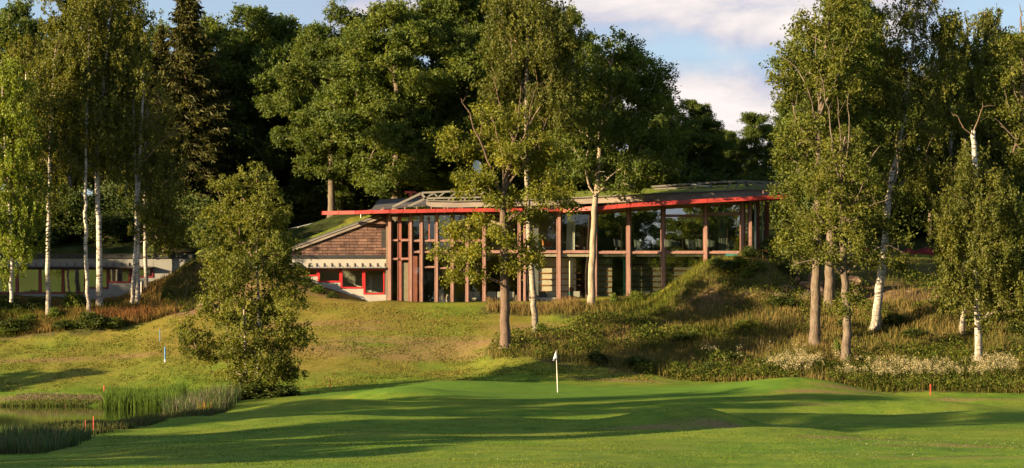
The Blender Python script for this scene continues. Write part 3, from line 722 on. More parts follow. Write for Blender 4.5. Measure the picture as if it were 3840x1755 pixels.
# ================================================================== things in and around the buildings
def sofa(U, y, wpx, dark=False, label='', z=5.28, back=True):
    w = wpx/FL*y; o = empty('wicker_sofa',(wx(U,y),y,z)); tag(o,label,'sofa','wicker lounge furniture behind the ground floor glass')
    h=w/2
    MB().box(-h,h,-.40,.45,.06,.36).build('base',M_wicker,o,bevel=.03); MB().box(-h,h,.32,.47,.36,.80).build('backrest',M_wicker,o,bevel=.03)
    MB().box(-h,-h+.14,-.40,.32,.36,.66).build('armrest',M_wicker,o,bevel=.03); MB().box(h-.14,h,-.40,.32,.36,.66).build('armrest',M_wicker,o,bevel=.03)
    MB().box(-h+.15,h-.15,-.38,.3,.365,.48).build('seat_cushion',M_cushion,o,bevel=.04)
    n = max(1,int(w/.62))
    for k in range(n):
        x0=-h+.16+(w-.32)*k/n; x1=-h+.16+(w-.32)*(k+1)/n-.03
        c_=MB().box(x0,x1,.08,.26,.485,.92).build('back_cushion',M_darkcush if dark and k%2==0 else M_cushion,o,bevel=.07)
    return o
sofa(2050,141.2,90,True,'wide wicker sofa with dark and pale cushions between the grey column and round column')
sofa(2160,141.35,55,False,'wicker sofa with pale cushions right behind the round column')
sofa(2222,141.0,50,False,'wicker armchair beside the pale aspen trunk behind glass')
sofa(1880,141.9,120,False,'wicker sofa behind glass partly hidden by the brown oak trunk')
sofa(1775,142.0,70,False,'wicker armchair left of the hidden sofa in the glass hall')
sofa(2420,140.95,100,False,'pale cushioned sofa behind glass beside the grassy mound')
def urn(U,s,label):
    y=140.75; o=MB().lathe([(.10,0),(.19,.12),(.235,.34),(.235,.5),(.17,.66),(.15,.70),(.18,.73),(.15,.73),(.13,.66)],(0,0,0),20).build('stone_urn',M_urn,None,True)
    o.location=(wx(U,y),y,5.28); o.scale=(s,s,s); tag(o,label,'urn','stoneware urns inside the entrance')
urn(1656,1.05,'wider squat stoneware urn behind the entrance glass'); urn(1682,.95,'slimmer tall stoneware urn beside the squat urn')
def chair(U,y,rz,label,mat=M_chair):
    o=empty('tub_chair',(wx(U,y),y,8.84),rz); tag(o,label,'chair','pale chairs on the upper floor')
    m=MB(); n=14; vs=[]
    for i in range(n+1):
        t_=math.pi*(-.15+1.3*i/n); r_=.34; hgt=.80+.14*math.sin(max(0,min(math.pi,t_)))
        vs+= [(r_*math.cos(t_),r_*.9*math.sin(t_),.42),((r_+.06)*math.cos(t_),(r_+.04)*math.sin(t_),hgt),((r_+.02)*math.cos(t_),(r_)*math.sin(t_),hgt),((r_-.05)*math.cos(t_),(r_-.05)*.9*math.sin(t_),.46)]
    fs=[]
    for i in range(n):
        for k in range(3): fs.append((i*4+k,i*4+4+k,i*4+5+k,i*4+1+k))
    m.add(vs,fs).build('backrest',mat,o,True); MB().lathe([(.05,.36),(.31,.38),(.33,.46),(.28,.48)],(0,0,0),18).build('seat',M_cushion,o)
    for a_ in (.8,2.4,3.9,5.5): MB().tube([(.2*math.cos(a_),.2*math.sin(a_),.38),(.3*math.cos(a_),.3*math.sin(a_),0)],.02,6).build('leg',M_metal,o)
for U,y,rz,l in [(2052,141.8,.3,'dark wood framed chair before the beige wall upstairs'),(2322,141.0,.3,'pale chair left of the floor lamp close to the post'),(2396,141.1,-.2,'pale chair just left of the floor lamp upstairs'),(2418,142.2,.5,'pale chair standing behind the floor lamp'),(2465,141.3,.9,'pale chair between floor lamp and the next post'),(2508,141.0,.2,'first pale chair in the bay with the high transom'),(2535,141.2,-.5,'second pale chair in the bay with the high transom'),(2590,141.5,.3,'third pale chair in the bay with the high transom'),(2622,141.1,.9,'pale chair nearest the fourth post from the corner'),(2668,141.0,.2,'pale chair left of the white curtain'),(2745,141.3,-.3,'pale chair right of the white curtain')]:
    chair(U,y,rz+math.pi/2,l,M_chair if U>2100 else M_orange)
lamp=empty('floor_lamp',(wx(2440,141.0),141.0,8.84)); tag(lamp,'floor lamp with pale green drum shade upstairs behind glass','lamp')
MB().tube([(0,0,.02),(0,0,1.15)],.018,8).build('stem',M_metal,lamp); MB().lathe([(.16,0),(.16,.025),(.03,.04)],(0,0,0),18).build('base',M_metal,lamp)
m=MB(); n=24
m.add([(.235*math.cos(2*math.pi*k/n),.235*math.sin(2*math.pi*k/n),1.02) for k in range(n)]+[(.19*math.cos(2*math.pi*k/n),.19*math.sin(2*math.pi*k/n),1.38) for k in range(n)],[(k,(k+1)%n,n+(k+1)%n,n+k) for k in range(n)]).build('lamp_shade',M_shade,lamp,True)
lamp2=empty('table_lamp',(wx(2167,142.3),142.3,8.84)); tag(lamp2,'small pale lamp between curtain and timber partition upstairs','lamp')
MB().tube([(0,0,0),(0,0,1.35)],.015,8).build('stem',M_metal,lamp2); MB().lathe([(.15,1.2),(.12,1.5),(.10,1.5)],(0,0,0),18).build('lamp_shade',M_shade,lamp2,True)
# satellite dish on a pole behind the roof
dish=empty('satellite_dish',(wx(1781,150.5),150.5,wz(722,150.5))); tag(dish,'pale satellite dish on a thin pole behind the clubhouse roof','dish')
MB().tube([(0,0,-1.5),(0,0,wz(618,150.5)-wz(722,150.5))],.05,8).build('pole',M_metal,dish)
m=MB(); n=22; vs=[(0,-.0,0)]; 
for j,(r_,d_) in enumerate(((.2,.02),(.36,.07),(.50,.14))):
    vs+=[(r_*math.cos(2*math.pi*k/n)*.75,-d_,r_*math.sin(2*math.pi*k/n)) for k in range(n)]
fs=[(0,1+k,1+(k+1)%n) for k in range(n)]
for j in range(2): fs+=[(1+j*n+k,1+(j+1)*n+k,1+(j+1)*n+(k+1)%n,1+j*n+(k+1)%n) for k in range(n)]
o=m.add(vs,fs).build('reflector',mat_plain('dish_paint',(.55,.62,.68),.4,.05),dish,True); o.location=(.14,-.12,wz(628,150.5)-wz(722,150.5)); o.rotation_euler=(R(-15),0,R(25))
MB().tube([(.05,-.1,1.35),(.55,-.55,1.42)],.02,6).build('feed_arm',M_metal,dish)
# handrails on the slope behind the gable
def handrail(pts, label, posts_every):
    o=empty('handrail',(0,0,0)); tag(o,label,'handrail','metal handrails up the slope')
    P=[Vector((wx(U,y),y,wz(V,y))) for U,V,y in pts]
    MB().tube(P,.03,8).build('top_rail',M_metal,o,True)
    for U,V,Vb,y in posts_every: MB().tube([(wx(U,y),y,wz(V,y)),(wx(U,y),y,wz(Vb,y)-.6)],.028,8).build('rail_post',M_metal,o)
handrail([(1078,859,160),(1118,851,160),(1195,832,159.5),(1277,812,159),(1302,803,159)],'pale metal handrail beside the sandy path above the gable',[(1118,851,888,160),(1195,832,867,159.5),(1277,812,847,159)])
handrail([(1352,795,155),(1432,776,155),(1505,753,155),(1572,742,155),(1650,738,155)],'thin metal handrail rising behind the roof end towards the red portal',[(1353,795,825,155),(1430,776,800,155),(1507,753,775,155)])
# lattice mast far behind
mast=empty('lattice_mast',(wx(2734,240),240,14)); tag(mast,'thin grey lattice mast seen between the trees','mast')
m=MB(); H0=wz(582,240)-14; s=.55
for k in range(3):
    a_=k*2.094; m.tube([(s*math.cos(a_),s*math.sin(a_),-2),(s*math.cos(a_),s*math.sin(a_),H0)],.06,5)
m.build('mast_leg',M_metal,mast); m=MB()
for j in range(int(H0/1.1)):
    for k in range(3):
        a0,a1=k*2.094,(k+1)*2.094; m.tube([(s*math.cos(a0),s*math.sin(a0),j*1.1),(s*math.cos(a1),s*math.sin(a1),j*1.1+1.1)],.035,4,False)
m.build('mast_bracing',M_metal,mast)
for dxx in (-.9,.9): MB().box(dxx-.18,dxx+.18,-.3,-.1,H0-2.6,H0-1.2).build('antenna_panel',M_white,mast)
# red parasols on the terrace to the right
M_para=mat_plain('red_parasol_cloth',(.16,.004,.005),.8,.15,2)
def parasol(U,V,y,w,label):
    x=wx(U,y); zt=wz(V,y); zb=g1(x,y); o=empty('parasol',(x,y,zb)); tag(o,label,'parasol','red parasols on the terrace'); h=zt-zb
    MB().tube([(0,0,-.1),(0,0,h)],.035,8).build('pole',M_white,o)
    m=MB(); n=8; vs=[(0,0,h)]
    for r_,d_ in ((w*.5,.22),(w,.52),(w*.99,.70)): vs+=[(r_*math.cos(2*math.pi*(k+.5)/n)*(1 if k%2 else .97),r_*math.sin(2*math.pi*(k+.5)/n),h-d_) for k in range(n)]
    fs=[(0,1+k,1+(k+1)%n) for k in range(n)]
    for j in range(2): fs+=[(1+j*n+k,1+(j+1)*n+k,1+(j+1)*n+(k+1)%n,1+j*n+(k+1)%n) for k in range(n)]
    m.add(vs,fs).build('canopy',M_para,o)
parasol(3405,930,147,1.0,'red parasol left of the wide one on the dark terrace'); parasol(3472,926,147.5,1.25,'widest red parasol on the terrace behind the slim birch'); parasol(3520,931,146.6,.8,'red parasol nearest the slim white birch trunk')
parasol(3243,915,147,.5,'single red parasol glimpsed through branches of the leaning birch'); parasol(2990,908,147,.8,'dim red parasol beside the dark glass corner')
# brick house behind the trees on the right
bh=empty('brick_house',(0,0,0)); tag(bh,'dark brick house hidden behind trees right of the terrace','house')
y=163; MB().box(wx(3395,y),wx(3640,y),y,y+8,9,wz(770,y)).build('wall',M_brown,bh); MB().prism([(wx(3380,y),wz(772,y)),(wx(3655,y),wz(772,y)),(wx(3520,y),wz(705,y))],y-.4,y+8.4).build('roof',M_roofdark,bh)
MB().box(wx(3492,y),wx(3530,y),y-.8,y+.2,wz(780,y),wz(658,y)).build('chimney',M_brown,bh)
f=MB().box(wx(3420,y),wx(3460,y),y-.06,y-.01,wz(850,y),wz(800,y)).build('window',M_white,bh); MB().box(wx(3424,y),wx(3456,y),y-.08,y-.062,wz(846,y),wz(804,y)).build('pane',M_glass,f)
# dark timber fence behind the annex
fn=empty('timber_fence',(0,0,0)); tag(fn,'dark timber board fence on the bank behind the low building','fence'); m=MB(); y=151.5
for k in range(62):
    U=20+k*3.2; m.box(wx(U,y),wx(U+2.9,y),y,y+.03,wz(965,y),wz(919+k*.22+random.Random(k).uniform(-1,1),y))
m.build('boards',M_roofdark,fn); MB().box(wx(18,y),wx(222,y),y+.04,y+.1,wz(945,y),wz(940,y)).build('fence_rail',M_roofdark,fn)
# flagstick and stakes
fs_=empty('flagstick',(dx(1402.5,113),113,g1(dx(1402.5,113),113))); tag(fs_,'white golf flagstick with white and blue flag in the putting green','flagstick')
M_flagpole=mat_plain('flagpole_white',(.8,.72,.62),.4,.04); M_flag=mat_plain('flag_cloth',(.66,.66,.70),.8,.05); M_flagb=mat_plain('blue_flag_print',(.06,.09,.22),.8,.1)
lean=-.085
MB().tube([(0,0,-.1),(lean,0,2.33)],[.022,.016],8).build('pole',M_flagpole,fs_,True)
MB().lathe([(.055,.0),(.055,.004),(.02,.005)],(0,0,.004),16).build('hole_cup',M_black,fs_)
m=MB(); n=7; vs=[]
top=[(lean*.99,-.02,2.33),(lean*1.0,-.02,2.30)]
prof=[(-.20,.02,1.74),(-.12,-.08,1.81),(-.055,.06,1.83),(-.005,-.05,1.86),(.05,.04,1.90)]
prof=[(p[0]+lean*.8,p[1],p[2]) for p in prof]; prof2=[(p[0]*.55+lean*.42,p[1]*.6,p[2]*.45+2.32*.55) for p in prof]
vs=prof+prof2+[(lean-.012,-.012,2.32)]
m.add(vs,[(i,i+1,6+i,5+i) for i in range(4)]+[(5+i,6+i,10) for i in range(4)]); fl=m.build('flag',M_flag,fs_,True)
m=MB(); m.add([(p[0]*1.002,p[1]-.012,p[2]+.02) for p in prof[:4]]+[(p[0],p[1]-.012,p[2]+.075) for p in prof[:4]],[(i,i+1,5+i,4+i) for i in range(3)]); m.build('flag_band',M_flagb,fl)
def stake(u,v_top,h,y,mat,label,group,name='course_stake',r=.03):
    x=dx(u,y); zb=g1(x,y); o=MB().lathe([(r,-.1),(r,h-.03),(r*.6,h)],(0,0,0),8).build(name,mat); o.location=(x,y,zb); tag(o,label,'stake',group); return o
M_stk=mat_plain('red_stake_paint',(.55,.04,.03),.5,.1); M_blue=mat_plain('blue_stake_paint',(.02,.16,.40),.5,.1)
RS='red hazard stakes round the course'
stake(262,0,.45,121.2,M_stk,'short red stake above the sandy pond bank',RS,r=.035); stake(235,0,.7,84.5,M_stk,'tall thin red stake beside the front reeds',RS,r=.018); stake(680,0,.5,113,M_stk,'red stake in the shade beside the young birch',RS); stake(830,0,.5,118.5,M_stk,'red stake alone in the shaded hollow behind the green',RS); stake(2340,0,.62,119.3,M_stk,'bright red stake before the flowering meadow edge',RS,r=.032); stake(215,0,.55,84.6,M_stk,'faint thin red stake left of the tall one by the reeds',RS,r=.010)
o=stake(415,0,.95,127.5,M_blue,'blue stake with white foot on the left lawn','blue stakes',r=.045); MB().lathe([(.047,0),(.047,.16)],(0,0,0),8).build('white_foot',M_white,o); stake(402,0,.75,132.3,M_blue,'faint thin blue stake farther up the left lawn','blue stakes',r=.022)
o=stake(2041,0,.55,119.6,M_white,'thin white stake behind the broad right mound','white stakes',r=.025)
stake(355,0,1.0,140.2,M_white,'white post on the bank beside the twin birches',None,r=.03); 
# ------------------------------------------------------------------ trees
M_oakleaf = mat_leaf('oak_leaf', (.030,.055,.009), (.078,.114,.015), (.168,.188,.023), .42)
M_oakleaf2 = mat_leaf('sunny_oak_leaf', (.060,.078,.007), (.135,.150,.012), (.24,.23,.02), .42)
M_oakleaf3 = mat_leaf('olive_oak_leaf', (.042,.058,.007), (.098,.115,.012), (.19,.18,.02), .40)
M_birchleaf = mat_leaf('birch_leaf', (.045,.060,.007), (.095,.108,.014), (.175,.165,.023), .42)
M_birchbright = mat_leaf('bright_birch_leaf', (.06,.095,.009), (.13,.175,.014), (.22,.24,.024), .45)
M_browntint = mat_leaf('tired_birch_leaf', (.055,.064,.010), (.115,.120,.018), (.20,.18,.03), .42)
M_spruce = mat_leaf('spruce_needles', (.016,.022,.005), (.050,.050,.008), (.11,.090,.012), .12)
M_oakbark = mat_bark('oak_bark', (.165,.128,.098), (.055,.042,.032), 1.0, (.21,.18,.15))
M_brownbark = mat_bark('brown_bark', (.155,.108,.08), (.07,.05,.04), 1.2)
M_aspenbark = mat_bark('pale_aspen_bark', (.33,.27,.205), (.15,.115,.085), .8, (.38,.33,.25))
M_sprucebark = mat_bark('spruce_bark', (.14,.10,.075), (.05,.035,.028), 1.2)
M_birchbark = mat_birchbark('birch_bark'); M_birchdark = mat_birchbark('weathered_birch_bark', (.15,.12,.095), (.34,.29,.24))

LMUL = dict(oak=2.2, birch=2.3, column=2.6); LSZ = dict(oak=.95, birch=1.12, column=1.18)
def resample(pts, step):
    pts = np.asarray(pts, float); out = [pts[0]]
    for a, b in zip(pts[:-1], pts[1:]):
        n = max(1, int(np.linalg.norm(b-a)/step))
        for k in range(1, n+1): out.append(a+(b-a)*k/n)
    return np.array(out)
def smooth_path(pts, it=2):
    p = np.asarray(pts, float)
    for _ in range(it):
        q = [p[0]]
        for a, b in zip(p[:-1], p[1:]): q += [a*.75+b*.25, a*.25+b*.75]
        q.append(p[-1]); p = np.array(q)
    return p
def tubes(chains, n=5):
    """list of (points Nx3, radii N) -> verts, quads"""
    VV = []; FF = []; RR = []; base = 0
    for P, r, k in chains:
        P = np.asarray(P); r = np.asarray(r)
        T = np.gradient(P, axis=0); T /= np.linalg.norm(T, axis=1, keepdims=True)+1e-9
        up = np.where(np.abs(T[:,2:3]) < .9, np.array([[0,0,1.]]), np.array([[1.,0,0]]))
        A = np.cross(T, up); A /= np.linalg.norm(A, axis=1, keepdims=True)+1e-9; B = np.cross(A, T)
        ang = np.linspace(0, 2*np.pi, k, endpoint=False)
        ring = P[:,None,:] + r[:,None,None]*(np.cos(ang)[None,:,None]*A[:,None,:]+np.sin(ang)[None,:,None]*B[:,None,:])
        m = len(P); VV.append(ring.reshape(-1,3)); RR.append(np.repeat(r,k))
        i = np.arange(m-1)[:,None]; j = np.arange(k)[None,:]
        FF.append(np.stack([base+i*k+j, base+i*k+(j+1)%k, base+(i+1)*k+(j+1)%k, base+(i+1)*k+j], -1).reshape(-1,4)); base += m*k
    return np.concatenate(VV), (np.concatenate(FF), np.concatenate(RR))
def leaf_quads(rng, C, size, up=.5, out=None, ar=.5, axis=None):
    n = len(C)
    nrm = rng.normal(size=(n,3)); nrm[:,2] += up
    if out is not None: nrm += out
    nrm /= np.linalg.norm(nrm, axis=1, keepdims=True)
    a = rng.normal(size=(n,3)) if axis is None else axis+rng.normal(size=(n,3))*.45
    a -= (a*nrm).sum(1, keepdims=True)*nrm; a /= np.linalg.norm(a, axis=1, keepdims=True)+1e-9
    s = np.cross(nrm, a); L = size*rng.uniform(.45,1.45,(n,1)); Wd = L*ar
    bend = nrm*L*.12
    V = np.stack([C-a*L*.5, C+s*Wd*.5+bend, C+a*L*.5, C-s*Wd*.5+bend], 1).reshape(-1,3)
    F = np.arange(4*n).reshape(n,4)
    return V, F
def sample_blobs(rng, blobs, per):
    T = []; tone = []
    for (cx,cy,cz,rx,ry,rz) in blobs:
        n = max(4, int(per*(rx*ry+rx*rz+ry*rz)/3))
        d = rng.normal(size=(n,3)); d /= np.linalg.norm(d, axis=1, keepdims=True)
        r = rng.uniform(.25,1.0,(n,1))**.5
        T.append(np.array([cx,cy,cz])+d*r*np.array([rx,ry,rz])); tone.append(np.full(n, rng.uniform(-.12,.12)))
    return np.concatenate(T), np.concatenate(tone)
def grow(seed, trunk, r0, blobs, per=7, leaves=90, size=.2, rc=.42, style='oak', rt=.012, fork=0.0, bare=(), rtop=.04, step=.55, ar=.55, tone_amp=.16):
    """trunk: polyline in tree space; blobs: crown masses. Every leaf cluster is carried by a branch that runs back to the trunk."""
    rng = np.random.default_rng(seed)
    trunk = resample(smooth_path(trunk, 2), .45)
    trunk = trunk + np.concatenate([np.zeros((1,3)), rng.normal(size=(len(trunk)-1,3))*np.array([.025,.025,0])])
    hh = np.linspace(0,1,len(trunk)); tr = r0*(1-hh)**.8*(1-rtop/r0)+rtop
    tr = tr*(1+.55*np.exp(-np.maximum(trunk[:,2],0)/.35))      # flare at the foot
    N = [p for p in trunk]; PA = [i-1 for i in range(len(trunk))]; nt = len(trunk)
    T, tone = sample_blobs(rng, blobs, per)
    if len(T) > 1200: sel = rng.choice(len(T), 1200, replace=False); T, tone = T[sel], tone[sel]
    d0 = np.min(np.linalg.norm(T[:,None,:]-trunk[None,::3,:], axis=2), axis=1); order = np.argsort(d0)
    NA = np.zeros((nt+len(T)*18,3)); NA[:nt] = trunk; cnt = nt
    wsum = np.zeros(len(NA)); chains_idx = []
    lowest = min(b[2]-b[5] for b in blobs)
    canuse = np.zeros(len(NA), bool); canuse[:nt] = trunk[:,2] > max(lowest-1.5, 1.0)
    for ti in order:
        tpt = T[ti]; A = NA[:cnt]; dv = tpt-A; dist = np.linalg.norm(dv, axis=1); hd = np.hypot(dv[:,0], dv[:,1])
        lift = {'oak':.30,'birch':.75,'aspen':.5,'column':.8}.get(style,.4)
        cost = dist+1.6*np.maximum(0, A[:,2]-(tpt[2]-lift*hd))
        cost[:nt] += .35
        cost[~canuse[:cnt]] += 50
        k = int(np.argmin(cost)); p0 = A[k]; L = dist[k]; m = max(2, min(14, int(L/step)))
        ctrl = p0+(tpt-p0)*.5+np.array([0,0,(.10 if style=='oak' else .02)*L])+rng.normal(size=3)*.09*L
        s = np.linspace(0,1,m+1)[1:,None]
        path = (1-s)**2*p0+2*s*(1-s)*ctrl+s**2*tpt
        path[:-1] += rng.normal(size=(m-1,3))*.05 if m > 1 else 0
        ids = list(range(cnt, cnt+m)); NA[cnt:cnt+m] = path; canuse[cnt:cnt+m] = True
        for q in range(m): PA.append(k if q == 0 else cnt+q-1)
        cnt += m; chains_idx.append([k]+ids); wsum[ids[-1]] += 1
    for i in range(cnt-1, 0, -1):
        if PA[i] >= 0: wsum[PA[i]] += wsum[i]
    rad = rt*np.sqrt(np.maximum(wsum[:cnt],1))*1.25
    rad[nt:] = np.minimum(rad[nt:], r0*.55)
    rad[:nt] = tr
    chains = [(trunk, tr, 11)]
    for ch in chains_idx:
        r = rad[ch].copy(); r[0] = min(r[0], r[1]*1.35); r[-1] *= .6
        chains.append((NA[ch], r, 5 if r[0] > .03 else 3))
    for b in bare:                                                # dead bare limbs
        bp = resample(smooth_path(b[0],1), .5); bp[1:-1] += rng.normal(size=(len(bp)-2,3))*.04
        chains.append((bp, np.linspace(b[1], b[1]*.25, len(bp)), 5))
        for q in range(int(len(bp)*.35), len(bp)-1, 2):
            e = bp[q]+rng.normal(size=3)*np.array([.5,.4,.35])+np.array([0,0,.35]); mm = (bp[q]+e)/2+rng.normal(size=3)*.08
            chains.append((np.array([bp[q],mm,e]), np.array([b[1]*.35,b[1]*.22,b[1]*.1]), 4))
    TV, TF = tubes(chains)
    # leaves
    nl = int(leaves*LMUL.get(style,1)); nT = len(T); size = size*LSZ.get(style,1)
    cl = np.repeat(np.arange(nT), nl); n = len(cl); ctr = T[cl]
    if style in ('birch','column'):
        ns = 7; st = rng.integers(0, ns, n)+cl*ns
        so = rng.normal(size=(nT*ns,3))*np.array([rc*.95,rc*.95,rc*.7]); hang = rng.uniform(.25,1.0,nT*ns)*(1.25 if style=='birch' else .35)
        f = rng.uniform(0,1,n)
        P = ctr+so[st]+rng.normal(size=(n,3))*.09; P[:,2] -= f*hang[st]
        V, F = leaf_quads(rng, P, size, .25, None, .7, np.tile(np.array([[0,0,-1.]]),(n,1)) if style=='birch' else None)
    else:
        # leafy shoots: each cluster is a handful of small rosettes
        ns = 8; st = rng.integers(0, ns, n)+cl*ns
        so = rng.normal(size=(nT*ns,3))*np.array([rc,rc,rc*.62])
        P = ctr+so[st]+rng.normal(size=(n,3))*.16
        V, F = leaf_quads(rng, P, size, .6, None, ar)
    ctone = tone+rng.normal(size=nT)*tone_amp*.7
    var = np.clip(.5+ctone[cl]+rng.normal(size=n)*tone_amp, 0, 1)
    return (TV,TF), (V,F,np.repeat(var,4))
def build_tree(name, data, bark, leafmat, loc=(0,0,0), rz=0, sc=(1,1,1), shadow_only=False):
    (TV,TF),(V,F,var) = data
    o = empty(name, loc, rz); o.scale = sc
    kt = link('trunk', np_mesh('trunk', TV, TF[0], bark, True, dict(thick=TF[1])), o)
    kc = link('crown', np_mesh('crown', V, F, leafmat, False, dict(var=var)), o)
    return o, [kt, kc]
def auto_blobs(seed, H, base, Rr, n=15, shape='round', lump=.36):
    rng = np.random.default_rng(seed); B = []
    for i in range(n):
        f = (i+.5)/n; z = base+(H-base)*(.05+.90*f)
        if shape == 'round': w = math.sin(math.pi*(.14+.80*f))**.75
        else: w = (1-f)**.55*(.55+.45*min(1,f*4))
        az = i*2.4+rng.uniform(-.6,.6); d = Rr*w*rng.uniform(.35,1.0); r = Rr*lump*rng.uniform(.6,1.45)*(.6+.4*w)
        B.append((d*math.cos(az), d*math.sin(az), z+rng.uniform(-.9,.9), r*rng.uniform(.9,1.4), r*rng.uniform(.9,1.4), r*rng.uniform(.55,.85)))
    for f in (.3,.5,.7,.88): B.append((rng.uniform(-.4,.4),rng.uniform(-.4,.4),base+(H-base)*f,Rr*.30*(1.15-f),Rr*.30*(1.15-f),(H-base)*.10))
    return B
def spruce(seed, H, Rr, base=1.5):
    rng = np.random.default_rng(seed); ch = [(np.array([[0,0,z] for z in np.linspace(-.2,H,14)]), np.linspace(.26,.02,14), 9)]
    C = []; AX = []; z = base
    while z < H-.15:
        f = (z-base)/(H-base); L = Rr*(1-f)**.85*(.9 if f > .06 else .7)+.12; nb = 6+int(rng.integers(0,3))
        for k in range(nb):
            az = 2*math.pi*k/nb+rng.uniform(-.35,.35); l = L*rng.uniform(.5,1.25); dr = -.28*l*(1-f)+.12*l*f
            s = np.linspace(0,1,5); P = np.stack([np.cos(az)*l*s, np.sin(az)*l*s, z+dr*s*1.3+.10*l*s**3],1)
            ch.append((P, np.linspace(.03,.006,5)*(1.2-f), 3))
            m = int(l*34)+8; t_ = rng.uniform(.08,1,m)**.75
            q = np.stack([np.cos(az)*l*t_, np.sin(az)*l*t_, z+dr*t_*1.3+.10*l*t_**3],1)
            side = np.array([-np.sin(az),np.cos(az),0])*(rng.normal(size=(m,1))*.26*(1-.5*t_[:,None])*min(1,l))
            q += side; q[:,2] -= np.abs(rng.normal(size=m))*.16
            C.append(q); ax = np.tile(np.array([[np.cos(az)*.6,np.sin(az)*.6,-.75]]),(m,1)); AX.append(ax)
        z += .30+.16*(1-f)*rng.uniform(.7,1.3)
    C = np.concatenate(C); AX = np.concatenate(AX)
    V, F = leaf_quads(rng, C, .40, .3, None, .30, AX)
    TV, TF = tubes(ch); n = len(C)
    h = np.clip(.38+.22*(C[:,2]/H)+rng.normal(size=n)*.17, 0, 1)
    return (TV,TF),(V,F,np.repeat(h,4))
def T_(o, label, group=None, cat='tree'): tag(o, label, cat, group); return o

# helper: crown masses given in sketch coordinates round a tree standing at (u0, base) at distance y
class Frame:
    def __init__(s, u, y): s.u=u; s.y=y; s.x=dx(u,y); s.z=g1(s.x,y)-.12; s.px=K/FL*y
    def b(s, u, v, ru, rv, dy=0, ry=None): return ((u-s.u)*s.px, dy, dz(v,s.y)-s.z, ru*s.px, (ru if ry is None else ry)*s.px, rv*s.px)
    def p(s, u, v, dy=0): return ((u-s.u)*s.px, dy, dz(v,s.y)-s.z)
    @property
    def loc(s): return (s.x, s.y, s.z)

# ---- oak in the middle, in front of the glass hall
f = Frame(1271,127)
B = [f.b(1150,590,45,28,-.6),f.b(1120,635,28,18,-.3),f.b(1190,560,36,25,.6),f.b(1180,640,45,28,-1.2),f.b(1150,690,20,10,0),f.b(1215,690,28,16,-.5),f.b(1320,620,40,30,.5),f.b(1345,650,24,14,-.5),f.b(1290,670,30,14,-1),f.b(1250,600,40,30,-1.4),
  f.b(1150,380,42,32,.5),f.b(1125,340,24,22,.3),f.b(1195,440,45,35,-.8),f.b(1170,480,30,18,0),f.b(1235,350,50,40,.8),f.b(1300,400,48,42,-1),f.b(1370,440,45,36,.5),f.b(1410,480,32,24,.2),f.b(1360,500,42,22,-.8),f.b(1290,500,42,26,1),f.b(1250,500,36,24,-1),f.b(1345,350,44,34,.2),f.b(1280,300,46,32,0),f.b(1215,280,30,26,.4),f.b(1390,390,34,28,.2),f.b(1320,540,45,18,.4),f.b(1420,525,26,14,0)]
D = grow(11, [f.p(1271,880),f.p(1270,760),f.p(1268,640),f.p(1267,560),f.p(1262,500),f.p(1275,440),f.p(1290,360),f.p(1300,270)], .33, B, 11, 62, .19, .29, 'oak', .013,
  bare=[([f.p(1262,500),f.p(1225,400,-.3),f.p(1185,300,-.6),f.p(1160,250,-.8)],.085),([f.p(1268,480),f.p(1262,380,-.8),f.p(1235,290,-1)],.07),([f.p(1275,470),f.p(1340,390,-.5),f.p(1390,270,-.6)],.085),([f.p(1280,440),f.p(1300,330,-.8),f.p(1310,220,-.9)],.07),([f.p(1285,420),f.p(1325,320,-.9),f.p(1345,230,-.9)],.06),([f.p(1270,560),f.p(1320,525,-.4),f.p(1390,530,-.5),f.p(1420,505,-.6)],.11)])
o,_ = build_tree('oak_tree', D, M_brownbark, M_oakleaf2, f.loc); T_(o,'sunlit oak with straight brown trunk standing before the left half of the glass hall')
# ---- leaning birch right behind it
f = Frame(1345,132)
B = [f.b(1330,20,75,45,0),f.b(1300,-60,60,50,.6),f.b(1385,60,60,40,-.6),f.b(1270,90,55,40,.5),f.b(1330,130,75,45,-.8),f.b(1400,150,55,45,.6),f.b(1250,160,40,40,0),f.b(1300,190,60,40,1),f.b(1390,230,60,45,-.6),f.b(1420,290,45,40,.4),f.b(1340,260,60,40,.8),f.b(1350,-130,50,50,0),f.b(1260,20,45,40,0),f.b(1430,90,35,40,0),f.b(1440,200,35,40,.2),f.b(1240,230,34,34,0)]
D = grow(12, [f.p(1348,838),f.p(1342,760),f.p(1336,660),f.p(1328,560),f.p(1325,440),f.p(1322,300),f.p(1326,160),f.p(1330,0),f.p(1340,-150)], .215, B, 10, 85, .135, .40, 'birch', .009,
  bare=[([f.p(1325,430),f.p(1265,300,-1),f.p(1240,200,-1)],.07),([f.p(1323,330),f.p(1380,230,-1),f.p(1395,150,-1)],.06),([f.p(1325,250),f.p(1290,170,-1.2),f.p(1285,100,-1)],.05)])
o,_ = build_tree('birch_tree', D, M_birchdark, M_birchleaf, f.loc); T_(o,'tall birch with dark corky leaning foot behind the brown trunked oak')
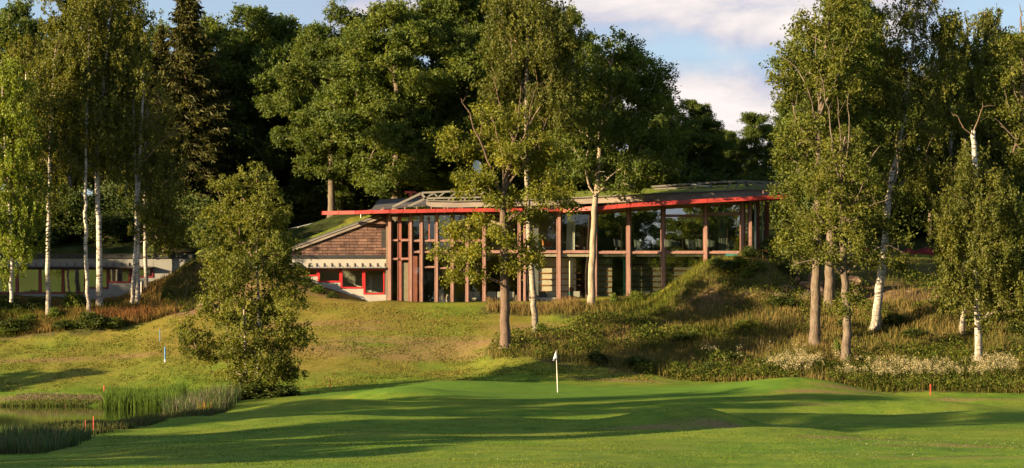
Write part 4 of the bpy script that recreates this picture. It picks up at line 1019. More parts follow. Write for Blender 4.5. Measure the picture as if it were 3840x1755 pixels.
# ---- pale trunk in front of the glass hall's middle
f = Frame(1486,137.3)
B = [f.b(1500,140,42,40,0),f.b(1560,120,50,36,.6),f.b(1610,150,40,36,0),f.b(1540,210,65,45,-1),f.b(1620,230,55,45,.5),f.b(1660,260,34,40,0),f.b(1470,240,50,45,.5),f.b(1430,330,45,40,.8),f.b(1510,320,70,50,-1),f.b(1590,330,70,50,0),f.b(1660,350,44,45,.5),f.b(1450,420,48,30,0),f.b(1530,410,60,35,1),f.b(1610,420,60,35,-.8),f.b(1670,430,40,30,0),f.b(1560,470,45,16,0),f.b(1420,450,30,20,.5),f.b(1640,190,40,35,0)]
D = grow(13, [f.p(1486,774),f.p(1488,680),f.p(1492,580),f.p(1496,500),f.p(1505,430),f.p(1508,340),f.p(1525,230),f.p(1545,120)], .265, B, 9, 90, .20, .45, 'oak', .013,
  bare=[([f.p(1495,495),f.p(1480,465,-.3),f.p(1470,420,-.8),f.p(1478,380,-.9)],.10),([f.p(1497,480),f.p(1540,440,-.8),f.p(1570,420,-.9)],.09)])
o,_ = build_tree('aspen_tree', D, M_aspenbark, M_oakleaf, f.loc); T_(o,'broad dark crowned tree with pale yellowish trunk touching the glass hall')
# ---- right hand oaks
f = Frame(2050,128)
B = [f.b(2000,140,40,32,0),f.b(1965,200,30,20,0),f.b(2060,60,60,50,.5),f.b(2110,-20,70,55,0),f.b(2040,-60,50,50,0),f.b(2120,100,60,45,-.8),f.b(2020,240,55,45,.8),f.b(2080,200,60,50,-.8),f.b(2140,220,55,45,.5),f.b(2030,330,55,45,-.5),f.b(2080,320,50,45,1),f.b(2000,390,46,40,0),f.b(2050,450,60,40,-.6),f.b(1985,480,40,40,.3),f.b(2090,520,50,45,.8),f.b(2010,560,50,40,0),f.b(1980,610,40,30,-.3),f.b(2050,620,50,30,.2),f.b(2160,40,50,45,0),f.b(2040,150,30,26,-.8)]
D = grow(14, [f.p(2050,872),f.p(2051,760),f.p(2054,650),f.p(2055,520),f.p(2057,400),f.p(2062,280),f.p(2075,140),f.p(2090,0)], .36, B, 9, 55, .21, .32, 'oak', .013,
  bare=[([f.p(2057,380),f.p(2005,320,-.8),f.p(1990,275,-1),f.p(1998,262,-1)],.07),([f.p(2058,330),f.p(2030,240,-1),f.p(2010,190,-1),f.p(1948,132,-1)],.07),([f.p(2062,290),f.p(2100,200,-1),f.p(2125,110,-1)],.08),([f.p(2060,270),f.p(2048,180,-1),f.p(2045,90,-1)],.06)])
o,_ = build_tree('oak_tree', D, M_oakbark, M_oakleaf3, f.loc); T_(o,'tallest oak of the right hand group, its thick grey trunk left of the others')
f = Frame(2128,125)
B = [f.b(2120,420,55,40,-1),f.b(2070,470,48,36,-.4),f.b(2170,480,50,36,.3),f.b(2110,520,60,40,-1.2),f.b(2040,570,50,34,0),f.b(2000,620,40,26,-.3),f.b(2190,560,52,36,0),f.b(2240,590,45,30,.2),f.b(2130,600,60,34,-1),f.b(2080,640,40,22,-.6),f.b(2200,650,50,22,-.4),f.b(2260,660,40,20,0),f.b(2140,360,40,36,.3),f.b(2090,380,36,34,0),f.b(2110,780,14,14,-.3),f.b(2030,665,34,14,0),f.b(2150,745,10,14,-.2)]
D = grow(15, [f.p(2128,908),f.p(2130,800),f.p(2124,700),f.p(2118,620),f.p(2115,520),f.p(2116,430),f.p(2125,340)], .30, B, 10, 52, .18, .30, 'oak', .013,
  bare=[([f.p(2116,480),f.p(2090,380,-1),f.p(2075,280,-1),f.p(2060,200,-1)],.07),([f.p(2116,460),f.p(2105,340,-1.2),f.p(2098,250,-1.2)],.06),([f.p(2117,470),f.p(2130,360,-1.2),f.p(2125,240,-1.2)],.06),([f.p(2118,560),f.p(2160,480,-1),f.p(2180,400,-1),f.p(2205,370,-1.1)],.08),([f.p(2118,560),f.p(2180,520,-1),f.p(2230,500,-1.1)],.06),([f.p(2122,690),f.p(2090,670,-.6),f.p(2050,655,-.8),f.p(1990,668,-.8)],.11),([f.p(2122,690),f.p(2160,660,-.6),f.p(2215,610,-.8),f.p(2270,640,-.8)],.10),([f.p(2120,600),f.p(2060,560,-.8),f.p(2035,520,-1)],.07)])
o,_ = build_tree('oak_tree', D, M_oakbark, M_oakleaf3, f.loc); T_(o,'gnarled nearest oak on the right with many bare pale limbs, above white flowers')
f = Frame(2205,131)
B = [f.b(2300,30,60,45,0),f.b(2350,90,50,45,.5),f.b(2260,110,50,45,-.5),f.b(2310,160,60,45,.4),f.b(2230,200,48,40,.5),f.b(2280,250,60,45,-.6),f.b(2350,230,44,45,0),f.b(2320,330,50,45,.6),f.b(2250,340,46,40,0),f.b(2330,-40,60,45,0),f.b(2290,430,45,40,.4),f.b(2240,480,40,30,.2),f.b(2330,420,36,38,0),f.b(2400,60,30,40,0),f.b(2390,170,30,40,0)]
D = grow(16, [f.p(2200,832),f.p(2208,760),f.p(2218,670),f.p(2228,560),f.p(2236,480),f.p(2255,390),f.p(2275,270),f.p(2295,120),f.p(2310,-20)], .30, B, 8, 90, .135, .42, 'birch', .011,
  bare=[([f.p(2237,480),f.p(2262,420,-.6),f.p(2240,350,-.9),f.p(2275,300,-1)],.07),([f.p(2240,470),f.p(2210,440,-.8),f.p(2175,430,-1)],.05)])
o,_ = build_tree('birch_tree', D, M_birchbark, M_birchleaf, f.loc); T_(o,'leaning birch with white trunk and dark foot on the right hand slope')
f = Frame(2085,134)
B = auto_blobs(5, 19, 8, 4.5, 14)
D = grow(17, [(0,0,-.2),(.1,0,4),(.1,.2,9),(.2,.2,14),(.3,0,18)], .36, B, 6.5, 80, .23, .5, 'oak', .013)
o,_ = build_tree('oak_tree', D, M_oakbark, M_oakleaf, f.loc); T_(o,'grey trunked oak farther back between two nearer oaks beside the boulders')
f = Frame(2422,130)
B = [f.b(2420,430,40,45,0),f.b(2400,510,40,40,0),f.b(2440,520,40,45,.4),f.b(2395,590,36,40,0),f.b(2430,610,36,40,-.3),f.b(2370,560,30,40,.4),f.b(2380,660,24,30,0),f.b(2430,360,30,36,0)]
D = grow(18, [f.p(2420,845),f.p(2422,740),f.p(2424,640),f.p(2426,500),f.p(2428,350)], .16, B, 8, 85, .125, .38, 'birch', .009)
o,_ = build_tree('birch_tree', D, M_birchbark, M_birchleaf, f.loc); T_(o,'slim straight white birch left of the snapped one at the right edge')
f = Frame(2461,125)
B = [f.b(2440,420,36,30,-.4),f.b(2480,450,55,40,.4),f.b(2420,480,40,40,-.6),f.b(2530,490,55,45,0),f.b(2470,540,60,45,-.9),f.b(2400,560,40,42,0),f.b(2540,570,60,48,.6),f.b(2490,620,60,45,-1),f.b(2420,640,45,42,-.4),f.b(2550,660,55,48,0),f.b(2400,700,36,40,0),f.b(2470,700,48,40,.2),f.b(2530,730,50,40,-.4),f.b(2580,720,45,45,.4),f.b(2600,600,45,60,.4),f.b(2440,740,32,24,0),f.b(2500,780,30,16,0),f.b(2570,780,34,18,0),f.b(2380,620,30,40,.2)]
D = grow(19, [f.p(2461,908),f.p(2459,820),f.p(2455,720),f.p(2454,600),f.p(2454,480),f.p(2450,380),f.p(2447,328)], .235, B, 12, 95, .13, .40, 'birch', .010, rtop=.13,
  bare=[([f.p(2450,345),f.p(2415,318,-.4),f.p(2400,290,-.5)],.05),([f.p(2449,335),f.p(2462,295,-.3),f.p(2468,260,-.3)],.05)])
o,_ = build_tree('birch_tree', D, M_birchbark, M_birchleaf, f.loc); T_(o,'drooping birch with snapped off pale top at the right edge')
f = Frame(2590,132)
B = [f.b(2540,110,60,40,0),f.b(2500,200,40,34,-.4),f.b(2570,190,60,40,.4),f.b(2540,280,50,36,0),f.b(2440,290,40,26,-.3),f.b(2400,310,30,22,-.4),f.b(2580,330,60,40,.3),f.b(2620,90,60,50,0),f.b(2640,240,60,60,0),f.b(2560,400,45,30,0),f.b(2480,250,30,20,0)]
D = grow(20, [f.p(2592,860),f.p(2592,640),f.p(2585,420),f.p(2570,280),f.p(2575,160),f.p(2565,40)], .36, B, 9, 55, .21, .32, 'oak', .014,
  bare=[([f.p(2575,330),f.p(2545,230,-.8),f.p(2535,170,-1)],.09),([f.p(2570,40),f.p(2562,10,-.2)],.06),([f.p(2585,400),f.p(2530,330,-.8),f.p(2490,300,-1)],.09)])
o,_ = build_tree('oak_tree', D, M_oakbark, M_oakleaf3, f.loc); T_(o,'large oak reaching in over the upper right edge')
# ---- young twin stemmed birch by the pond
f = Frame(648,114)
B = [f.b(645,440,30,26,0),f.b(610,470,40,28,.3),f.b(680,470,34,28,-.3),f.b(570,470,34,22,0),f.b(560,530,48,32,.4),f.b(640,530,60,40,-.6),f.b(690,540,34,34,.3),f.b(530,580,44,24,0),f.b(600,600,62,40,.8),f.b(670,610,55,42,-.6),f.b(720,600,34,26,.2),f.b(540,640,44,34,-.3),f.b(620,680,65,44,-.9),f.b(700,680,55,40,.5),f.b(550,710,50,40,.5),f.b(740,700,30,28,0),f.b(640,760,66,44,.6),f.b(720,770,48,40,-.4),f.b(560,780,55,38,-.6),f.b(490,820,45,34,0),f.b(480,870,36,30,.2),f.b(530,870,42,34,.6),f.b(620,850,62,44,-.8),f.b(700,850,60,42,.5),f.b(755,830,30,30,0),f.b(770,850,22,18,0),f.b(600,920,46,36,.2),f.b(680,920,55,40,-.5),f.b(720,940,36,36,.3),f.b(640,975,50,24,0),f.b(700,980,40,20,.2)]
M_young = mat_leaf('young_birch_leaf', (.060,.078,.009), (.130,.145,.016), (.22,.215,.03), .44)
D = grow(21, [f.p(648,1003),f.p(650,900),f.p(652,780),f.p(645,680),f.p(648,560),f.p(646,430)], .12, [(b_[0],b_[1],b_[2],b_[3]*.98,b_[4]*1.0,b_[5]*1.0) for b_ in B], 15, 62, .105, .30, 'column', .0075, rtop=.02, tone_amp=.14)
o,_ = build_tree('young_birch_tree', D, M_birchbark, M_young, f.loc); T_(o,'full young birch with foliage to the ground beside the pond')
(bTV,bTF) = tubes([(resample([f.p(618,1000,.4),f.p(615,860,.3),f.p(610,700,.2),f.p(600,560,0)],.5), np.linspace(.10,.02,len(resample([f.p(618,1000,.4),f.p(615,860,.3),f.p(610,700,.2),f.p(600,560,0)],.5))), 9)])
link('second_stem', np_mesh('second_stem', bTV, bTF[0], M_birchbark, True, dict(thick=bTF[1])), o)

# ---- birches before the low building on the left
def birch_left(seed, u, y, trunk, r, B, lab, mat=M_birchleaf, size=.15, per=7, leaves=80, bare=()):
    f = Frame(u, y)
    D = grow(seed, [f.p(*q) for q in trunk], r, [f.b(*q) for q in B], per, leaves, size, .44, 'birch', .010, bare=[([f.p(*q) for q in bb],rr) for bb,rr in bare])
    o,_ = build_tree('birch_tree', D, M_birchbark, mat, f.loc); T_(o, lab, 'birches before the low building')
birch_left(31,122,137.4,[(122,793),(120,640),(124,480),(128,300),(140,120)],.17,[(110,420,45,40),(150,360,50,45,.5),(90,320,45,45),(130,260,55,45,-.5),(170,200,45,45),(110,180,45,45,.4),(140,110,40,40),(90,230,30,40),(170,290,35,45,.5),(130,470,34,30)],'white birch standing alone left of the pair before the dark red windows')
birch_left(32,222,137.6,[(224,795),(218,700),(214,560),(216,380),(222,200),(225,40)],.14,[(200,60,45,50),(240,120,45,45,.5),(190,170,45,45,-.4),(240,230,45,45),(200,300,45,45,.5),(250,340,40,40,-.4),(210,400,40,40),(215,-10,40,40)],'slender grey birch with bent foot left of the thick birch')
birch_left(33,250,138.6,[(250,775),(250,640),(246,500),(242,380),(262,200),(280,20)],.23,[(280,30,55,45),(240,90,50,45,.4),(310,110,50,45,-.4),(270,180,60,50,.5),(330,200,40,50),(230,250,50,45),(290,290,55,50,-.6),(340,60,40,45),(260,360,50,40,.3),(310,390,40,36),(290,-40,50,40)],'thickest birch before the low building, its bark grey and patchy')
birch_left(34,345,139,[(345,768),(346,640),(348,480),(352,330),(362,240),(358,170)],.17,[(360,200,28,26),(395,230,34,24,.3),(420,270,34,24,-.3),(385,290,30,20),(330,230,24,26),(440,330,24,18,.2),(400,340,28,16),(350,300,22,24,.4)],'bright white birch with thin brownish crown of fine twigs',M_browntint,.12,9,55,bare=[([(352,340),(395,300,-.5),(415,250,-.7)],.05),([(352,420),(400,370,-.5),(470,310,-.8)],.05),([(360,250),(372,205,-.2),(370,165,-.3)],.04)])
birch_left(35,333,138.9,[(332,766),(338,660),(345,540),(340,420),(335,300),(338,180)],.13,[(340,330,34,40),(310,270,34,40),(360,420,34,45,.3),(380,480,36,50),(400,540,36,45,.3),(420,590,30,30),(370,560,26,40),(430,470,30,40,.4),(320,190,30,40)],'leaning brown tinged birch twin crossing the bright white one')
birch_left(36,368,141,[(368,745),(366,640),(364,520),(366,380),(372,250)],.15,[(390,480,34,45),(430,520,40,45,.4),(400,580,34,36,.3),(350,450,30,40),(440,430,36,40),(390,380,40,40),(370,300,34,40),(450,580,30,34)],'dim grey birch standing behind the twin white birches')
birch_left(37,28,133.5,[(28,760),(30,640),(22,480),(10,320),(5,150)],.12,[(30,200,45,35),(-10,250,55,45,.4),(50,280,45,40,-.4),(10,330,55,40,.5),(65,360,35,36),(-30,380,50,50),(40,410,50,36,-.5),(5,460,50,36),(70,450,34,34,.3),(40,520,50,34,.4),(-20,540,50,50),(75,540,28,34),(20,590,44,26),(60,600,28,28,.3),(40,630,26,14),(0,660,22,20),(10,150,35,35),(-60,300,50,60)],'bright yellow green birch crown filling the left edge',M_birchbright,.15,8,85)

# ---- background forest: prototypes, copied with obj.copy()
def proto(kind, seed):
    if kind == 'oak':
        B = auto_blobs(seed, 18, 2.6, 5.6, 46, 'round', .215)
        return build_tree('forest_oak_tree', grow(seed, [(0,0,-.3),(.2,.1,4),(-.1,0,9),(.3,.2,14),(.2,0,17.2)], .36, B, 10, 75, .24, .36, 'oak', .014), M_oakbark, M_oakleaf)
    if kind == 'birch':
        B = auto_blobs(seed, 19, 4, 3.5, 30, 'tall', .30)
        return build_tree('forest_birch_tree', grow(seed, [(0,0,-.3),(.2,.1,5),(-.1,0,10),(.2,.2,15),(.2,0,18.5)], .2, B, 8, 85, .16, .45, 'birch', .010), M_birchbark, M_birchleaf)
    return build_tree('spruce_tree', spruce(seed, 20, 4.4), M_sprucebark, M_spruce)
PR = {}
for k, ss in (('oak',(41,42,43,44)),('birch',(51,52,53)),('spruce',(61,62))): PR[k] = [[*proto(k,s),False] for s in ss]
PH = dict(oak=18.6, birch=19.6, spruce=20)
def plant(kind, i, u, vtop, y, ws=1.0, lab='', group='background forest trees', rz=None, vbase=None):
    rec = PR[kind][i % len(PR[kind])]; x = dx(u,y); z = g1(x,y)-.25; h = dz(vtop,y)-z; s = h/PH[kind]
    o = rec[0] if not rec[2] else copy_tree(rec[0], rec[1])
    rec[2] = True
    o.location = (x,y,z); o.rotation_euler = (0,0,(u*.37+y) if rz is None else rz); o.scale = (s*ws,s*ws,s)
    tag(o, lab, 'tree', group); return o
L = [
 ('spruce',0,470,-60,161,1.3,'tall golden tinged spruce right of the thin brownish birch'),
 ('spruce',1,405,60,168,1.1,'dark spruce close left of the golden tinged one'),
 ('oak',0,655,-8,167,1.0,'oak with sky gaps above the young pond birch'),
 ('oak',1,575,48,170,1.0,'lower oak filling the notch right of the tall spruce'),
 ('oak',3,520,40,172,1.0,'oak closing the gap right behind the golden tinged spruce'),
 ('oak',2,835,12,160,.95,'rounded oak standing left of the largest sunlit oak'),
 ('oak',3,1000,-12,154.5,1.12,'largest sunlit oak behind the left end of the roof'),
 ('oak',1,1180,-60,156,.95,'dark oak between the largest oak and the tall central birch'),
 ('oak',2,915,30,170,1.0,'oak half hidden behind the largest sunlit oak'),
 ('oak',0,1090,-30,172,1.0,'shaded oak in the second row above the red portal'),
 ('oak',3,755,40,172,1.0,'shaded oak behind a small gap in the skyline'),
 ('oak',0,1290,-40,159,.9,'dark oak directly behind the central birch crown'),
 ('oak',2,1400,10,157,.9,'dark oak showing right of the central birch crown'),
 ('oak',1,1545,112,156,.80,'oak behind the pale trunked tree with rounded top'),
 ('oak',3,1640,165,160,.72,'oak whose right shoulder slopes down to open sky'),
 ('oak',2,1455,150,172,.8,'oak filling below the cloud left of the pale trunked tree'),
 ('oak',0,1745,238,178,1.0,'small dark oak standing free below the clouds'),
 ('oak',3,1800,322,186,1.0,'lowest dark oak left of the lattice mast'),
 ('oak',1,1905,272,176,1.0,'dark oak right of the lattice mast'),
 ('oak',2,1965,300,170,1.0,'bushy oak at the foot of the tall right oak'),
 ('oak',3,1860,355,182,1.0,'low dark oak behind the lattice mast'),
 ('oak',1,1832,318,190,1.1,'small dark oak right beside the lattice mast'),
 ('oak',2,1770,300,192,1.1,'dark oak crown between the two free standing oaks'),
 ('oak',0,2135,-60,146,.7,'dense green oak crown behind the tallest right oak'),
 ('birch',1,2390,5,150,1.0,'birch with hanging twigs behind the leaning right birch'),
 ('birch',2,2482,-8,152,.9,'slim birch top against blue sky at upper right'),
 ('oak',1,2240,150,158,.8,'dark oak behind the red parasols'),
 ('oak',2,2340,200,156,.8,'dark oak in front of the hidden brick house side'),
 ('oak',3,2460,150,160,.9,'dark oak behind the snapped birch'),
 ('oak',0,2570,60,162,.9,'dark oak far back at the right edge'),
 ('oak',1,2030,180,160,.75,'shaded oak behind the tallest right oak trunk'),
 ('birch',0,175,-60,160,1.15,'birch crown rising out of frame behind the lone white birch'),
 ('birch',1,70,60,158,1.1,'birch behind the bright yellow green crown'),
 ('birch',2,240,-40,163,1.1,'birch with hanging sunny twigs at upper left'),
 ('birch',0,320,-50,162,1.15,'dense birch left of the spruces'),
 ('oak',2,20,-10,168,.9,'open crowned oak at the upper left corner'),
 ('oak',0,120,90,170,.9,'dark oak deep behind the left birches'),
 ('oak',1,250,60,172,.9,'shaded oak deep behind the thick birch'),
 ('oak',3,360,50,170,.85,'shaded oak behind the two tall spruces'),
 ('spruce',0,560,150,170,1.1,'dark spruce behind the young pond birch top'),
 ('spruce',1,500,260,166,1.2,'low dark spruce at the foot of the tall spruce'),
 ('spruce',0,300,300,168,1.2,'low dark spruce behind the thick birch trunk'),
 ('spruce',1,155,330,168,1.2,'low dark spruce behind the lone white birch trunk'),
 ('oak',2,700,280,172,.8,'low dark oak above the sandy path'),
 ('oak',1,860,330,163,.8,'low shaded oak above the left roof tip'),
 ('oak',0,1120,300,160,.8,'low shaded oak above the roof trusses'),
 ('oak',3,600,330,168,.8,'low dark oak right behind the young pond birch'),
 ('spruce',1,60,350,166,1.2,'low spruce at the far left forest edge'),
 ('spruce',0,2180,330,157,1.2,'dark spruce deep behind the gnarled oak'),
 ('spruce',1,2390,330,158,1.2,'dark spruce deep behind the slim white birch'),
]
for r in L: plant(*r[:6], lab=r[6])
# second row that closes the forest
n_ = 0
for u in list(range(-60,1420,92))+list(range(2040,2660,95)):
    n_ += 1; plant(('oak','oak','spruce')[n_%3], n_, u+(n_*37)%40, 105+(n_*53)%70, 186+(n_*29)%12, 1.05, 'dark forest tree of the rear row filling gaps between nearer crowns', 'rear row of the forest')
# trees just outside the view on the left and behind, whose long shadows streak the grass
for i,(x,y,h,k,ws) in enumerate([(-38,43.5,10,'oak',1.2),(-36.8,52,13,'oak',1.1),(-36,60,17,'oak',.85),(-40,61.3,22,'birch',1.0),(-37.4,66,16,'birch',1.0),(-38,75.6,17,'oak',.75),(-38,81.5,15,'birch',1.3),(-24,30,14,'oak',.8),
      (-52,128.5,14,'oak',1.0),(-58,127,15,'oak',1.0),(-66,126,18,'oak',1.0),(-48,113,7,'oak',1.2),
      (-22,-20,20,'oak',1.2),(-5,-30,20,'oak',1.2),(12,-28,21,'oak',1.2),(28,-34,20,'oak',1.2),(44,-20,20,'oak',1.2),(-42,-24,21,'oak',1.2),(60,-10,20,'oak',1.2),(76,10,20,'oak',1.2),(20,-60,24,'oak',1.3),(-20,-60,24,'oak',1.3),(50,-60,24,'oak',1.3),(35,-80,26,'oak',1.4),(70,-72,26,'oak',1.4),(95,-45,24,'oak',1.3),(0,-85,26,'oak',1.4),(60,-38,23,'oak',1.3),(36,-12,18,'oak',1.2),(110,-10,24,'oak',1.4),(85,40,18,'oak',1.1)]):
    if i < 12: y += -(x+(28 if y > 110 else 0))*.093
    rec = PR[k][i % len(PR[k])]; o = copy_tree(rec[0], rec[1]); s = h/PH[k]
    o.location = (x,y,g1(x,y)-.2); o.rotation_euler = (0,0,i*1.7); o.scale = (s*ws,s*ws,s)
    tag(o, 'tall tree outside the view casting long shadows over the grass', 'tree', 'trees round the course outside the view')
# ------------------------------------------------------------------ grasses, reeds, flowers, shrubs, boulders
M_blade = mat_colattr('grass_blades', .35)
def blades(rng, X, Y, H, Wd, c0, c1, lean=.35, z=None):
    n = len(X); Z = gz(X,Y) if z is None else np.full(n, z) if np.isscalar(z) else z
    az = rng.uniform(0,2*np.pi,n); la = rng.uniform(0,2*np.pi,n); ln = np.abs(rng.normal(size=n))*lean*H
    sx, sy = np.cos(az)*Wd*.5, np.sin(az)*Wd*.5; lx, ly = np.cos(la)*ln, np.sin(la)*ln
    b0 = np.stack([X-sx,Y-sy,Z-.04],1); b1 = np.stack([X+sx,Y+sy,Z-.04],1)
    m0 = np.stack([X-sx*.7+lx*.35,Y-sy*.7+ly*.35,Z+H*.58],1); m1 = np.stack([X+sx*.7+lx*.35,Y+sy*.7+ly*.35,Z+H*.58],1)
    tp = np.stack([X+lx,Y+ly,Z+H*.97],1)
    V = np.stack([b0,b1,m1,m0,tp],1).reshape(-1,3); k = np.arange(n)*5
    F = np.concatenate([np.stack([k,k+1,k+2],1), np.stack([k,k+2,k+3],1), np.stack([k+3,k+2,k+4],1)])
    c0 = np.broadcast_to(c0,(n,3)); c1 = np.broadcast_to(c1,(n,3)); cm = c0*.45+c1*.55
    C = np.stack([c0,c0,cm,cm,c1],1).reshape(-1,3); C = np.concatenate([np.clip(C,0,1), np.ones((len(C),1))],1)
    return V, F, C
def merge(parts):
    V=[];F=[];C=[];b=0
    for v,f,c_ in parts: V.append(v);F.append(f+b);C.append(c_);b+=len(v)
    return np.concatenate(V),np.concatenate(F),np.concatenate(C)
def stuff(name, parts, label, cat, mat=None):
    V,F,C = merge(parts) if isinstance(parts, list) else parts
    o = link(name, np_mesh(name, V, F, mat or M_blade, False, None, dict(col=C))); tag(o, label, cat, kind='stuff'); return o
def scatter(rng, poly, n):
    P = np.array(poly); lo = P.min(0); hi = P.max(0); X=np.empty(0);Y=np.empty(0)
    while len(X) < n:
        x = rng.uniform(lo[0],hi[0],n*2); y = rng.uniform(lo[1],hi[1],n*2); m = inpoly(x,y,poly); X=np.concatenate([X,x[m]]);Y=np.concatenate([Y,y[m]])
    return X[:n],Y[:n]
GRN = np.array([.085,.105,.018]); YEL = np.array([.125,.120,.022]); STR = np.array([.31,.225,.085]); PNK = np.array([.25,.145,.075]); DRK = np.array([.030,.048,.012]); LUS = np.array([.165,.195,.022])
def mixc(a, b, f): return a*(1-f[:,None])+b*f[:,None]
rng = np.random.default_rng(77)
# rough meadow on the right hand slope
ROUGHF = D2([(1225,138.6),(1225,136.8),(1330,136),(1470,135),(1430,132.5),(1250,129.5),(1225,127.5),(1240,126),(1400,125),(1640,124),(1900,122.4),(2200,120.6),(2650,119.5),(2650,140),(2300,140),(1990,138.5),(1880,138.6),(1640,138.5)])
X,Y = scatter(rng, ROUGHF, 95000)
den = fbm(X,Y,2.4,11); keep = (rng.uniform(0,1,len(X)) < np.clip(.35+1.3*(den-.35),.12,1))*np.where((X>dx(1860,135))&(Y>134.3), rng.uniform(0,1,len(X))<.22, True).astype(bool); X,Y = X[keep],Y[keep]
f1 = np.clip((fbm(X,Y,4.5,21)-.32)*2.6+rng.normal(size=len(X))*.22,0,1); f2 = np.clip((fbm(X,Y,3.0,33)-.5)*4+rng.normal(size=len(X))*.2,0,1)
tip = mixc(np.broadcast_to(GRN,(len(X),3)), np.broadcast_to(STR,(len(X),3)), f1); tip = mixc(tip, np.broadcast_to(PNK,(len(X),3)), f2*.45)
nearb = np.clip((Y-135.3)/1.5,0,1)*(X<4.5); tip = mixc(tip, np.broadcast_to(PNK*1.15,(len(X),3)), nearb*rng.uniform(.4,1,len(X)))
lush = np.exp(-(((X-dx(1735,137.8))/4.6)**2+((Y-137.9)/2.4)**2)); tip = mixc(tip, np.broadcast_to(LUS,(len(X),3)), np.clip(lush*1.4,0,1)*rng.uniform(.5,1,len(X)))
low = np.exp(-((Y-124.5)/1.6)**2)*(X<dx(1480,124)); tip = mixc(tip, np.broadcast_to(YEL*1.1,(len(X),3)), low*.8)
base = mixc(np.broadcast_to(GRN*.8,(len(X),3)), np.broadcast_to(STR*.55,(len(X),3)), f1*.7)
H = (.14+.40*fbm(X,Y,1.8,44)+rng.exponential(.07,len(X)))*(1+.35*nearb)
tip *= rng.uniform(.7,1.25,(len(X),1))
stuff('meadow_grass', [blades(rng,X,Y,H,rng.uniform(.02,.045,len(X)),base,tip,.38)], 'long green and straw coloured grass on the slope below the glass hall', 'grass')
HX,HY = scatter(rng, ROUGHF, 70000); hd = fbm(HX,HY,2.1,151); k_ = (hd > .56) & ~((np.abs(HX-dx(1735,137.8))<5.2)&(HY>135.4)) & ~((HX<dx(1560,136))&(HY>134.5)); HX,HY,hd = HX[k_],HY[k_],hd[k_]
# grass on the left bank
BANKF = D2([(-60,134.3),(20,134.4),(300,135.2),(420,136.3),(500,137.4),(620,139.5),(560,141.2),(480,141.2),(360,141.2),(-60,141.2)])
X,Y = scatter(rng, BANKF, 17000); f1 = np.clip((fbm(X,Y,3,71)-.40)*3.5+rng.normal(size=len(X))*.2,0,1)
tip = mixc(np.broadcast_to(GRN,(len(X),3)), np.broadcast_to(STR*np.array([1.05,.9,.8]),(len(X),3)), f1)*rng.uniform(.7,1.25,(len(X),1))
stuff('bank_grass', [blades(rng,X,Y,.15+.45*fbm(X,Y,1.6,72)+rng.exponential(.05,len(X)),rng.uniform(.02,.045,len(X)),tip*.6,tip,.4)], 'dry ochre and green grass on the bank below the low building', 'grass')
# short tufts that break up the lawn slopes
LAWN = D2([(-60,121.5),(-60,134),(300,134.6),(480,135.5),(700,138.4),(1225,138.4),(1225,127),(1640,123.5),(1640,121.5),(700,119),(450,121)])
X,Y = scatter(rng, LAWN, 52000); den = fbm(X,Y,1.5,81); k_ = rng.uniform(0,1,len(X)) < np.clip((den-.33)*3,.05,1); X,Y=X[k_],Y[k_]
f1 = np.clip((fbm(X,Y,3.5,82)-.42)*3+rng.normal(size=len(X))*.25,0,1); tip = mixc(np.broadcast_to(np.array([.095,.118,.016]),(len(X),3)), np.broadcast_to(np.array([.23,.17,.05]),(len(X),3)), f1)*rng.uniform(.7,1.3,(len(X),1))
stuff('lawn_tufts', [blades(rng,X,Y,rng.uniform(.04,.11,len(X)),rng.uniform(.03,.07,len(X)),tip*.75,tip,.5)], 'short uneven tufts on the sloping lawn below the clubhouse', 'grass')
X,Y = rng.uniform(-24,24,150000), 49+41*rng.uniform(0,1,150000)**1.0; k_ = (np.abs(X) < .262*Y) & (fbm(X,Y,1.7,161)+rng.normal(size=150000)*.10 > .52); X,Y = X[k_],Y[k_]; k_ = X > dx(250,Y)+np.minimum(0,(66-Y))*.0-np.maximum(0,67-Y)*3; X,Y=X[k_],Y[k_]
f1 = np.clip((fbm(X,Y,2.6,162)-.45)*3+rng.normal(size=len(X))*.15,0,1); tip = mixc(np.broadcast_to(np.array([.075,.140,.016]),(len(X),3)), np.broadcast_to(np.array([.17,.19,.035]),(len(X),3)), f1)*rng.uniform(.7,1.3,(len(X),1))
stuff('fairway_blades', [blades(rng,X,Y,rng.uniform(.012,.03,len(X)),rng.uniform(.02,.04,len(X)),tip*.9,tip,.5)], 'short mown grass blades across the near fairway', 'grass')
# reeds
def reedbed(name, poly, n, h0, h1, cols, label, z=None, w=(.02,.04), lean=.24, tone=.3):
    X,Y = scatter(rng, poly, n); q_ = fbm(X,Y,1.5,95)+rng.normal(size=n)*.06 > .43; X,Y = X[q_],Y[q_]; n = len(X); k_ = rng.integers(0,len(cols),n); cc = np.array(cols)[k_]*rng.uniform(1-tone,1+tone,(n,1))
    Hh = rng.uniform(h0,h1,n)*(.68+.5*fbm(X,Y,2.2,91))*(1-.35*rng.uniform(0,1,n)**3)
    zz = None
    if z is not None: zz = np.maximum(gz(X,Y), z)
    return stuff(name, [blades(rng,X,Y,Hh,rng.uniform(*w,n),cc*.6,cc,lean,zz)], label, 'reeds')
G1=(.065,.120,.025); G2=(.095,.155,.028); G3=(.05,.08,.028); PALE=(.36,.30,.22); RUST=(.22,.12,.06)
reedbed('tall_reeds', D2([(262,118.6),(262,114.5),(330,112.5),(440,110),(455,116),(470,119.5)]), 11000, 1.0,1.35,[G2,G1,G2,(.11,.17,.03)],'dense bed of tall green reeds on the far side of the pond',-.95)
reedbed('bulrushes', D2([(440,111),(405,106),(420,103),(520,101),(590,106),(610,114.5),(470,118.5)]), 5200, .7,1.25,[G1,G3,G3,(.11,.11,.06),(.16,.14,.09)],'dark bulrushes below the young birch at the pond end',-.95)
